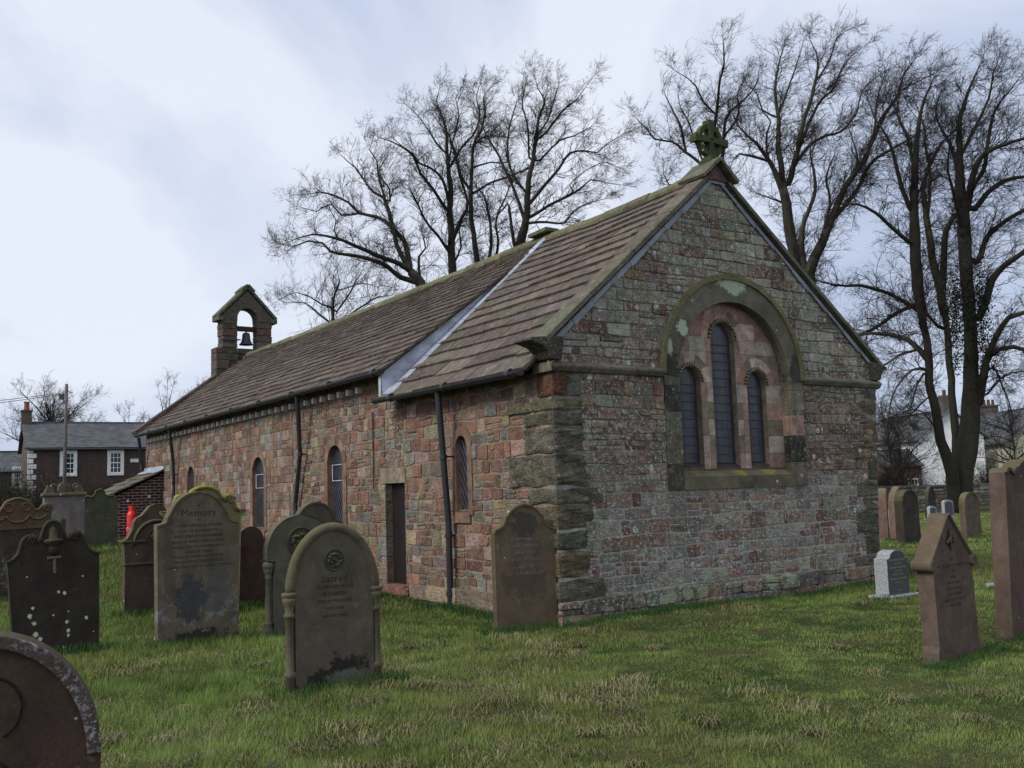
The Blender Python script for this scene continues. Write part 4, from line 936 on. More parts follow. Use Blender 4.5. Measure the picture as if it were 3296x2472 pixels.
# 7 brown stone with corniced pyramid shoulders and roundel
g = grave('gravestone', -5.22, 14.47, A, 'brown gravestone with a roundel under an ogee head and cornice, left of the Memory stone', (0, 0))
m7 = grave_mat('ogee_grave', (.095, .062, .05), darkamt=.4, red=.3, moss=.5, lich=.3)
half = [(.43, -.3), (.43, .72), (.45, 1.02), (.46, 1.04), (.40, 1.08), (.33, 1.20), (.31, 1.31), (.28, 1.36), (.20, 1.40), (.14, 1.47), (.09, 1.53), (0, 1.56)]
mb = MB(); slab(mb, mirror(half), .15, .02); mb.build('slab', m7, g, bevel=.01)
mb = MB(); mb.obox((-.475, -.01, 1.02), (-.14, -.01, 1.02), (0, .19, 0), (0, 0, .03)); mb.obox((.14, -.01, 1.02), (.475, -.01, 1.02), (0, .19, 0), (0, 0, .03)); mb.obox((-.45, -.005, .70), (.45, -.005, .70), (0, .18, 0), (0, 0, .025)); mb.build('cornice', m7, g, bevel=.005)
mb = MB(); mb.tube([(.31*math.cos(R(t_)), .01, .98+.34*math.sin(R(t_))) for t_ in range(0, 181, 10)], .025, 8); roundel(mb, 0, 1.08, .12, .01); mb.build('arched_panel', m7, g, smooth=True)
# 8 mossy scrolled stone behind the big one
g = grave('gravestone', -4.38, 13.97, A, 'pale gravestone with scrolled shoulders and bright yellow moss, half hidden behind the Memory stone', (0, R(1)))
t_moss = (.20, .19, .03)
m8 = grave_mat('mossy_grave', (.17, .135, .11), darkamt=.3, moss=1.0, mc=t_moss, lich=.4, red=.2)
half = [(.50, -.3), (.52, 1.36), (.58, 1.42), (.60, 1.46), (.50, 1.47), (.44, 1.52), (.42, 1.60), (.40, 1.67), (.36, 1.70), (.31, 1.68), (.29, 1.62), (.24, 1.66), (.18, 1.76), (.10, 1.80), (0, 1.815)]
o_ = mirror(half); mb = MB(); slab(mb, o_, .14, .02); mb.build('slab', m8, g, bevel=.012)
mb = MB(); mb.tube([(x*.97, .02, z-.02) for x, z in o_[4:-4]], .03, 7); mb.build('edge_moulding', grave_mat('moss_edge', (.14, .12, .05), moss=1, mc=(.19, .18, .02)), g, smooth=True)
for s_ in (-1, 1):
    mb = MB(); mb.tube([(s_*.37+(.06-.0024*i)*math.cos(i*.6), .005, 1.62+(.06-.0024*i)*math.sin(i*.6)) for i in range(20)], .013, 6); mb.build('scroll', m8, g, smooth=True)
# 9 small dark red scroll stone
g = grave('gravestone', -3.93, 14.80, A, 'small dark red gravestone with curled shoulders, between the Memory stone and the gothic stone', (0, 0))
m9 = grave_mat('red_grave', (.075, .042, .035), darkamt=.5, red=.3, moss=.4, lich=.25)
half = [(.30, -.3), (.31, .86), (.33, .92), (.32, .97), (.27, 1.0), (.22, .98), (.20, .95), (.19, .99)] + arcp(0, .98, .19, .19, 10, 90, 7)
mb = MB(); slab(mb, mirror(half), .12, .02); mb.build('slab', m9, g, bevel=.012)
mb = MB(); mb.tube([(-.26+(.05-.002*i)*math.cos(i*.6), .01, .93+(.05-.002*i)*math.sin(i*.6)) for i in range(20)], .012, 6); mb.build('scroll', m9, g, smooth=True)
# 10 round stone behind the gothic one
g = grave('gravestone', -2.60, 13.0, A, 'dark green-brown round-topped gravestone with small shoulders, between the gothic stone and the side window', (0, 0))
m10 = grave_mat('round_grave', (.085, .072, .055), darkamt=.6, moss=.6, lich=.3)
half = [(.36, -.3), (.37, 1.24), (.37, 1.30), (.30, 1.32), (.27, 1.36)] + arcp(0, 1.28, .275, .29, 20, 90, 10)[1:]
o_ = mirror(half); mb = MB(); slab(mb, o_, .13, .015); mb.build('slab', m10, g, bevel=.012)
mb = MB(); band(mb, o_[1:-1], shrink(o_[1:-1], .025), 0, .016); mb.build('raised_rim', m10, g)
# 11 ornate red stone at the left edge
g = grave('gravestone', -8.02, 16.1, A, 'wide red gravestone with carved cherub scrolls and moss, at the left edge of the view', (0, R(-1.2)))
m11 = grave_mat('ornate_grave', (.12, .065, .05), darkamt=.3, red=.3, moss=.7, lich=.25)
m11b = grave_mat('lichened_slab', (.055, .042, .036), darkamt=.3, lich=.8, lowlich=.6, spot=.5, sc=(.30, .36, .32))
half = [(.50, 1.17), (.50, 1.40), (.53, 1.47), (.50, 1.53), (.44, 1.545), (.38, 1.52), (.33, 1.46), (.27, 1.45), (.22, 1.52), (.17, 1.60), (.10, 1.63), (.04, 1.65), (0, 1.655)]
o_ = mirror(half); mb = MB(); slab(mb, o_, .15, .02); mb.build('carved_head', m11, g, bevel=.01)
mb = MB(); mb.box(-.49, .49, .025, .16, -.3, 1.166); mb.build('slab', m11b, g, bevel=.01)
mb = MB(); mb.tube([(x*.97, .02, z-.02) for x, z in o_[1:-1]], .022, 7); mb.obox((-.5, -.0, 1.14), (.5, .0, 1.14), (0, .17, 0), (0, 0, .03)); mb.build('edge_moulding', m11, g, smooth=False)
mb = MB(); 
for s_ in (-1, 1):
    mb.tube([(s_*.43+(.065-.0028*i)*math.cos(i*.6), .005, 1.46+(.065-.0028*i)*math.sin(i*.6)) for i in range(20)], .014, 6); 
    K = 20; mb.tube([(s_*.13+.065*math.cos(2*math.pi*i/K), .012, 1.49+.065*math.sin(2*math.pi*i/K)) for i in range(K+1)], .014, 6, cap=False)
    mb.tube([(s_*.30+.12*math.cos(R(q)), .012, 1.36+.07*math.sin(R(q))) for q in range(180, 361, 15)], .016, 6)
mb.tube([(.16*math.cos(R(q)), .01, 1.36+.11*math.sin(R(q))) for q in range(180, 361, 15)], .018, 6); mb.build('cherub_scrolls', m11, g, smooth=True)
# 12 pale slab leaning beside the pedestal stone
g = grave('gravestone', -8.80, 19.0, .50, 'narrow pale lichened gravestone with a curved top, leaning before the pedestal monument', (0, R(2)))
m12 = grave_mat('pale_grave', (.16, .17, .15), lich=.7, spot=.4, moss=.3, darkamt=.3, sc=(.45, .5, .45))
o_ = [(-.22, -.3), (.16, -.3), (.16, .90), (.13, 1.02), (.06, 1.12), (-.06, 1.22), (-.22, 1.30)]
mb = MB(); slab(mb, o_, .12, .0); mb.build('slab', m12, g, bevel=.01)
mb = MB(); mb.box(.08, .16, -.03, .0, -.2, 1.0); mb.build('red_fillet', m9, g)
# 13 pedestal monument
g = grave('monument', -9.62, 21.22, .52, 'tall squared grey and pink monument with carved cresting, in front of the slate-roofed house', (0, 0), 'monument')
m13 = grave_mat('pedestal_stone', (.17, .15, .15), darkamt=.3, red=.4, lich=.2, moss=.2)
mb = MB(); mb.box(-.40, .40, 0, .4, -.6, 1.31); mb.build('pillar', m13, g, bevel=.01)
m13b = grave_mat('cresting_stone', (.12, .10, .075), moss=.8, darkamt=.4)
mb = MB(); mb.box(-.44, .44, -.04, .44, 1.31, 1.38); mb.build('cornice', m13b, g, bevel=.015)
mb = MB(); slab(mb, mirror([(.13, 1.38), (.12, 1.5), (.08, 1.58), (0, 1.62)]), .3, .02); roundel(mb, 0, 1.48, .08, 0.0)
for s_ in (-1, 1):
    slab(mb, [(s_*.40, 1.38), (s_*.36, 1.46), (s_*.33, 1.55), (s_*.28, 1.54), (s_*.22, 1.50), (s_*.20, 1.38)], .3, .02)
    mb.tube([(s_*.22+.06*math.cos(R(q)), .03, 1.52+.04*math.sin(R(q))) for q in range(0, 270, 20)], .018, 6)
mb.build('carved_cresting', m13b, g, bevel=.008)
# 14 green stone by the lean-to
g = grave('gravestone', -9.84, 23.55, .5, 'dark green scroll-shouldered gravestone beside the red brick lean-to', (0, 0))
m14 = grave_mat('algae_grave', (.065, .068, .05), darkamt=.5, moss=.7, lich=.2, spot=.06)
half = [(.40, -.5), (.41, .98), (.46, 1.03), (.45, 1.08), (.38, 1.10), (.35, 1.17), (.30, 1.22), (.24, 1.20), (.18, 1.19), (.12, 1.24), (.08, 1.34), (0, 1.37)]
o_ = mirror(half); mb = MB(); slab(mb, o_, .14, .02); mb.build('slab', m14, g, bevel=.012)
mb = MB(); mb.tube([(x*.97, .02, z-.015) for x, z in o_[3:-3]], .022, 6); mb.build('edge_moulding', m14, g, smooth=True)

# --- right side
g = grave('gravestone', 5.12, 13.56, A, 'small new polished grey granite gravestone with gold lettering, near the right corner of the church', cat='gravestone')
t = Mt('rough_granite', .8); c = t.vmul(t.rgb((.34, .35, .36)), t.ramp(t.noise(55, 4, .8), .38, .62, .45, 1.5)); t.bump(t.noise(40, 4), .012); m_rg = t.col(c)
t = Mt('polished_granite', .16, .5); c = t.vmul(t.rgb((.075, .083, .095)), t.ramp(t.noise(150, 2), .3, .7, .6, 1.4)); m_pg = t.col(c)
half = [(.235, .045), (.235, .52), (.19, .525), (.165, .54)] + [(.165*math.cos(R(q)), .545+.085*math.sin(R(q))) for q in range(15, 91, 15)]
o_ = mirror(half); mb = MB(); slab(mb, o_, .20, .0); mb.build('rough_body', m_rg, g, bevel=.006)
mb = MB(); slab(mb, [(x*.975, .05+(z-.05)*.985) for x, z in o_], .004, -.005); mb.build('polished_face', m_pg, g)
mb = MB(); mb.box(-.36, .36, -.13, .24, -.12, .045); mb.build('base_slab', m_rg, g, bevel=.008)
textmesh('inscription', ['IN LOVING MEMORY', 'OF A DEAR', 'HUSBAND AND FATHER', 'WHO DIED', 'AGED 79 YEARS', 'ALSO HIS BELOVED WIFE', 'REUNITED', 'R.I.P.'], simple('gold_leaf', (.32, .25, .12), .5), g, -.0055, [.038, .034, .034, .03, .03, .034, .03, .03], [.50, .45, .40, .355, .31, .25, .20, .10], .001)
g = grave('gravestone', 3.99, 9.15, A, 'tall brown gravestone with a pointed gable head and ball shoulders, right foreground', (R(-.5), R(-1)))
m15 = grave_mat('gabled_grave', (.115, .082, .064), darkamt=.35, red=.3, moss=.15, lich=.12, spot=.03)
half = [(.36, -.3), (.345, .10), (.325, .15), (.315, .86), (.33, .90), (.05, 1.285), (.03, 1.31), (0, 1.315)]
o_ = mirror(half); mb = MB(); slab(mb, o_, .16, .025); mb.build('slab', m15, g, bevel=.012)
mb = MB()
for s_ in (-1, 1):
    mb.obox((s_*.335, .005, .885), (s_*.0, .005, 1.300), (0, .19, 0), (s_*.016, 0, .020))
mb.build('gable_moulding', m15, g, bevel=.01)
for s_ in (-1, 1):
    mb = MB(); mb.tube([(s_*.335, -.005, .865), (s_*.335, .20, .865)], .055, 16); mb.build('ball_shoulder', m15, g, bevel=.012)
mb = MB(); mb.add([(-.075, .022, 1.07), (0, .022, .97), (.075, .022, 1.07), (0, .022, 1.19)], [(0, 1, 2, 3)])
mb.build('diamond_panel', simple('dark_recess', (.035, .026, .022), .9), g)
mb = MB(); mb.tube([(-.065, .015, 1.05), (0, .012, 1.10), (.065, .015, 1.05), (0, .012, 1.07), (-.065, .015, 1.05)], .009, 5); mb.tube([(0, .012, 1.16), (0, .012, 1.0)], .009, 5); mb.build('carved_star', m15, g)
textmesh('inscription', ['IN', 'AFFECTIONATE REMEMBRANCE', 'OF', 'JOHN', 'WHO DIED', 'AGED 68 YEARS', 'ALSO OF ANN', 'WIFE OF THE ABOVE', 'WHO DIED'], letter_mat('brown_letters', (.085, .058, .046)), g, .025, [.035]*9, [.90, .845, .79, .74, .69, .64, .59, .54, .49])
g = grave('gravestone', 5.30, 10.22, A, 'tallest dark red gravestone with a round head between shoulders, leaning at the right edge', (R(-2), R(7.5)))
m16 = grave_mat('leaning_grave', (.105, .068, .058), darkamt=.6, red=.3, moss=.4, lich=.12, spot=.04)
half = [(.58, -.4), (.58, 1.54), (.555, 1.585), (.50, 1.60), (.45, 1.575), (.43, 1.56), (.41, 1.60)] + arcp(0, 1.45, .41, .30, 32, 90, 10)[1:]
o_ = mirror(half); mb = MB(); slab(mb, o_, .17, .02); mb.build('slab', m16, g, bevel=.02)
mb = MB(); band(mb, o_[1:-1], shrink(o_[1:-1], .035), 0, .021); mb.build('raised_rim', m16, g)
textmesh('inscription', ['IN LOVING', 'MEMORY OF', 'THOMAS', 'OF THIS PARISH', 'WHO DIED', 'AGED 80 YEARS'], letter_mat('pale_letters', (.15, .115, .10)), g, .02, [.06]*6, [1.36, 1.28, 1.20, 1.12, 1.04, .96])
# far stones on the right
FG = [('pinkish', 9.95, 26.74, .42, .30, 1.34, 'arch', (.20, .125, .105), 'pinkish gravestone seen edge-on, first beyond the right corner of the church', 1.15),
      ('pointed', 10.15, 26.3, .60, .18, 1.38, 'point', (.19, .125, .10), 'pointed pink gravestone just behind a dark one, beyond the right corner of the church', A),
      ('dark', 9.74, 24.60, .66, .22, 1.32, 'arch', (.05, .04, .034), 'dark brown flat-faced gravestone, in front of the pointed pink one beyond the church corner', A),
      ('gothic', 15.89, 38.11, .50, .15, 1.27, 'point', (.045, .043, .035), 'far dark pointed gravestone standing by the churchyard wall', A),
      ('brown', 11.78, 25.75, .68, .16, 1.19, 'arch', (.13, .095, .07), 'brown arched gravestone standing alone on the grass before the big tree', A)]
for n_, x, y, w_, t_, h, kind, c_, lab, a_ in FG:
    g = grave('gravestone', x, y, a_, lab, (0, R(random.Random(n_).uniform(-2, 2)))); mm = grave_mat(n_+'_far_grave', c_, darkamt=.4, moss=.5, lich=.3)
    hw = w_/2
    if kind == 'arch': half = [(hw, -.2), (hw, h-.34), (hw*.98, h-.26), (hw*.86, h-.14), (hw*.6, h-.05), (hw*.3, h-.01), (0, h)]
    else: half = [(hw, -.2), (hw, h-.5), (hw*.95, h-.38), (hw*.78, h-.22), (hw*.45, h-.08), (.03, h-.0), (0, h)]
    o_ = mirror(half); mb = MB(); slab(mb, o_, t_, .02); mb.build('slab', mm, g, bevel=.015)
    mb = MB(); band(mb, o_[1:-1], shrink(o_[1:-1], .04), 0, .021); mb.build('raised_rim', mm, g)
for x, y, w_, h, lab in ((16.32, 37.67, .58, .71, 'far grey granite gravestone on a low base in front of the big tree'), (15.6, 37.4, .42, .52, 'low grey granite gravestone beside the far dark pointed one'), (12.21, 32.2, .42, .68, 'grey granite gravestone in the gap beyond the edge-on pink one'), (7.10, 14.5, .42, .42, 'small grey granite gravestone half hidden by the leaning stone at the right edge')):
    g = grave('gravestone', x, y, A, lab); hw = w_/2
    mb = MB(); slab(mb, mirror([(hw, .05), (hw, h-.08), (hw*.8, h-.03), (0, h)]), .12, .0); mb.build('slab', m_rg, g, bevel=.01)
    mb = MB(); mb.box(-hw-.1, hw+.1, -.12, .22, -.1, .05); mb.build('base_slab', m_rg, g, bevel=.01)
    mb = MB(); slab(mb, mirror([(hw*.9, .12), (hw*.9, h-.12), (0, h-.06)]), .003, -.004); mb.build('polished_face', m_pg, g)

# gas cylinder by the lean-to
g = empty('gas_cylinder', (-10.16, 26.35, gz(-10.16, 26.35)+.02), 0, 'bright red gas cylinder with white lettering standing against the brick lean-to', 'gas cylinder')
t = Mt('red_enamel', .4, .5); c = t.vmul(t.rgb((.62, .022, .016)), t.ramp(t.noise(7, 4), .3, .7, .8, 1.2)); mred = t.col(c)
mb = MB(); mb.lathe(0, 0, [(.10, 0), (.125, .02), (.13, .06), (.13, .64), (.12, .70), (.09, .75), (.07, .77)], 24); mb.build('body', mred, g, smooth=True)
mb = MB(); mb.lathe(0, 0, [(.08, .76), (.08, .90), (.075, .90), (.07, .78)], 20); mb.build('valve_guard', mred, g)
textmesh('lettering', ['GAS'], M_white, g, -.132, [.11], [.30])
# ================================================================ telegraph pole
g = empty('telegraph_pole', (-18.15, 40, gz(-18.15, 40)), 0, 'weathered wooden telegraph pole rising in front of the slate-roofed house', 'telegraph pole')
m_pole = simple('grey_timber', (.11, .10, .092), .85, var=.3, sc=5)
mb = MB(); mb.tube([(0, 0, -.5), (0, 0, 3), (.02, 0, 5.9)], [.075, .07, .06], 10); mb.build('post', m_pole, g, smooth=True)
mb = MB(); mb.box(-.26, -.09, -.06, .06, 5.28, 5.50); mb.tube([(-.1, 0, 5.62), (.28, 0, 5.55)], .015, 5); mb.build('terminal_box', M_iron, g)
mb = MB()
for k, (ex, ez) in enumerate(((-22, 5.1), (-22, 4.7))):
    mb.tube([(-.05+(ex)*q, -2*q, 5.55-.05*k+(ez-5.55)*q-1.0*4*q*(1-q)*.5) for q in [i/12 for i in range(13)]], .012, 4)
mb.build('wires', M_iron, g)

# ================================================================ houses
def house_mats():
    t = Mt('render_brown', .95); c = t.vmul(t.rgb((.105, .085, .072)), t.ramp(t.noise(1.2, 6), .3, .7, .75, 1.25)); t.bump(t.noise(20, 4), .01); r = t.col(c)
    return r
M_render = house_mats()
def brickm(name, c1, c2, mo, rz):
    t = Mt(name, .92); br = N(t.nt, 'ShaderNodeTexBrick'); br.inputs['Scale'].default_value = 1; br.inputs['Brick Width'].default_value = .23; br.inputs['Row Height'].default_value = .078; br.inputs['Mortar Size'].default_value = .006
    br.inputs['Mortar'].default_value = (*mo, 1); br.inputs['Color1'].default_value = (*c1, 1); br.inputs['Color2'].default_value = (*c2, 1)
    mpn = N(t.nt, 'ShaderNodeMapping'); mpn.inputs['Rotation'].default_value = (R(90), 0, rz); t.L(t.tc.outputs['Object'], mpn.inputs[0]); t.L(mpn.outputs[0], br.inputs[0])
    return t.col(t.vmul(br.outputs[0], t.ramp(t.noise(1.3, 6), .3, .7, .75, 1.2)))
M_hbrick = brickm('house_brick', (.088, .056, .047), (.065, .043, .037), (.11, .09, .08), 0)
t = Mt('welsh_slate', .75); br = N(t.nt, 'ShaderNodeTexBrick'); br.inputs['Scale'].default_value = 1; br.inputs['Brick Width'].default_value = .3; br.inputs['Row Height'].default_value = .17; br.inputs['Mortar Size'].default_value = .008
br.inputs['Mortar'].default_value = (.035, .037, .04, 1); br.inputs['Color1'].default_value = (.12, .125, .125, 1); br.inputs['Color2'].default_value = (.075, .08, .083, 1); t.L(t.tc.outputs['Object'], br.inputs[0])
M_wslate = t.col(t.vmul(br.outputs[0], t.ramp(t.noise(1.5, 6), .3, .7, .7, 1.3)))
M_frame = simple('sash_paint', (.80, .79, .74), .5, var=.15)
M_pane = simple('window_pane', (.012, .018, .03), .1, .6)
M_pot = simple('clay_pot', (.26, .08, .045), .8); M_pot2 = simple('sooty_pot', (.09, .05, .04), .8); M_whitewash = simple('whitewash', (.80, .80, .79), .9, var=.1, sc=2); M_cream = simple('cream_render', (.46, .45, .34), .9, var=.12, sc=2)
def house(name, loc, rz, Lx, D, he, hr, label, wallm, gablem, roofm, overh=.2, z0=-1.0, cat='house'):
    h = empty(name, loc, rz, label, cat)
    mb = MB(); mb.add([(0, 0, z0), (Lx, 0, z0), (Lx, 0, he), (0, 0, he), (0, D, z0), (Lx, D, z0), (Lx, D, he), (0, D, he)], [(0, 1, 2, 3), (4, 7, 6, 5)]); mb.build('front_wall', wallm, h)
    for x in (0, Lx):
        mb = MB(); mb.add([(x, 0, z0), (x, D, z0), (x, D, he), (x, D/2, hr), (x, 0, he)], [(0, 1, 2, 3, 4)]); mb.build('gable_wall', gablem, h)
    for s_ in (0, 1):
        e = Vector((-overh, -overh if s_ == 0 else D+overh, he-overh*(hr-he)/(D/2))); rr_ = Vector((-overh, D/2, hr)); ln = (rr_-e).length
        ang = math.atan2(hr-e.z, D/2+overh)
        mb = MB(); mb.box(0, Lx+2*overh, 0, ln, 0, .07)
        o = mb.build('roof', roofm, h); o.location = e; o.rotation_euler = (ang, 0, 0)
        if s_: o.location = (Lx+overh, D+overh, e.z); o.rotation_euler = (ang, 0, math.pi)
    mb = MB(); mb.box(-overh, Lx+overh, D/2-.12, D/2+.12, hr+.02, hr+.12); mb.build('ridge', roofm, h)
    return h
def sash(h, x, z, w_, hh, y=0, panes=(2, 3), fw=.14):
    e = empty('sash_window', (x, y, z)); e.parent = h
    mb = MB(); mb.box(-w_/2-fw, w_/2+fw, -.05, .02, hh, hh+fw); mb.box(-w_/2-fw, w_/2+fw, -.08, .02, -fw, 0); mb.box(-w_/2-fw, -w_/2, -.05, .02, 0.0, hh-.0); mb.box(w_/2, w_/2+fw, -.05, .02, 0.0, hh); mb.build('stone_frame', M_frame, e)
    mb = MB(); mb.box(-w_/2, w_/2, -.014, .01, 0, hh); 
    mb.build('pane', M_pane, e)
    mb = MB(); b_ = .03
    mb.box(-w_/2, w_/2, -.040, -.014, hh/2-b_, hh/2+b_)
    for s_ in (-1, 1): mb.box(*sorted((s_*w_/2, s_*(w_/2-.05))), -.038, -.014, 0, hh)
    mb.box(-w_/2+.05, w_/2-.05, -.038, -.014, 0, .05); mb.box(-w_/2+.05, w_/2-.05, -.038, -.014, hh-.05, hh)
    for i in range(1, panes[1]): x_ = -w_/2+w_*i/panes[1]; mb.box(x_-.014, x_+.014, -.034, -.014, .05, hh-.05)
    for i in range(1, 2*panes[0]):
        if i != panes[0]: zz = hh*i/(2*panes[0]); mb.box(-w_/2+.05, w_/2-.05, -.032, -.014, zz-.014, zz+.014)
    mb.build('glazing_bars', M_frame, e); return e
H1 = house('slate_roofed_house', (-27, 55, 0), .52, 15, 6, 4.87, 6.40, 'two storey brown brick house with grey slate roof and white sash windows, left background', M_hbrick, M_render, M_wslate)
for sx, w_ in ((2.05, .62), (4.55, .62)): sash(H1, sx, 3.35, w_, 1.18)
mb = MB()
for i in range(16):
    z = 4.70-i*.30; wd = .42 if i % 2 else .26; mb.box(-.03, wd, -.03, .12, z-.14, z+.11); 
mb.build('quoins', M_frame, H1, bevel=.01)
e = empty('chimney'); e.parent = H1
mb = MB(); mb.box(-.22, .32, 2.7, 3.3, 5.9, 7.1); mb.box(-.27, .37, 2.65, 3.35, 7.1, 7.18); mb.build('stack', M_render, e)
mb = MB(); mb.lathe(.06, 3.0, [(.15, 7.18), (.17, 7.25), (.14, 7.35), (.14, 7.6), (.17, 7.62), (.16, 7.68)], 14); mb.build('pot', M_pot, e)
mb = MB(); mb.box(5.35, 5.8, -.05, -.0, 3.95, 4.15); mb.build('vent_plate', M_frame, H1)
mb = MB(); mb.tube([(-.1, -.28, 4.72), (15, -.28, 4.72)], .06, 8); mb.build('gutter', M_iron, H1)
H2 = house('rendered_cottage', (-38.5, 60.5, 0), .52, 9.0, 5, 3.9, 5.2, 'low brown rendered cottage wing with a narrow red framed window, at the far left', M_render, M_render, M_wslate)
e = sash(H2, 7.3, 2.9, .35, 1.15); 
# right background
H3 = house('whitewashed_house', (37.9, 80, 0), 1.5708+.08, 12, 5.4, 4.7, 6.9, 'whitewashed gabled house with a dark slate roof behind the big tree', M_whitewash, M_whitewash, M_wslate, .35)
e = empty('chimney'); e.parent = H3
mb = MB(); mb.box(.1, .9, 2.4, 3.1, 6.4, 8.1); mb.build('stack', M_render, e); mb = MB(); mb.lathe(.5, 2.75, [(.15, 8.1), (.14, 8.5), (.16, 8.55)], 12); mb.build('pot', M_pot2, e)
t = Mt('barn_brick', .95); M_barn = t.col(t.vmul(t.rgb((.13, .072, .058)), t.ramp(t.noise(3, 6), .3, .7, .7, 1.3)))
H4 = house('brick_outbuilding', (28.2, 76, 0), .05, 2.9, 4.5, 2.5, 3.7, 'low reddish brick outbuilding with a grey roof, left of the whitewashed house', M_barn, M_barn, M_wslate, .2, cat='outbuilding')
sash(H4, 2.2, .55, .7, .9, 0, (1, 3), .07)
H5 = house('cream_house', (46.0, 80, 0), 1.5708+.05, 10, 6.6, 4.2, 6.9, 'cream rendered gabled house at the right edge behind the leaning gravestone', M_cream, M_cream, M_wslate, .3)
H6 = house('brick_cottage', (38.0, 88, 0), .0, 16, 6, 4.6, 6.4, 'red brick cottage with dark slate roof between the white and the cream house', M_barn, M_barn, M_wslate, .2)
e = empty('chimney'); e.parent = H6
mb = MB(); mb.box(5.2, 6.5, 2.6, 3.5, 5.8, 7.8); mb.box(5.1, 6.6, 2.5, 3.6, 7.8, 7.95); mb.build('stack', M_render, e)
mb = MB()
for q in (5.45, 5.85, 6.25): mb.lathe(q, 3.05, [(.14, 7.95), (.12, 8.4), (.15, 8.45)], 10)
mb.build('pots', M_pot2, e)
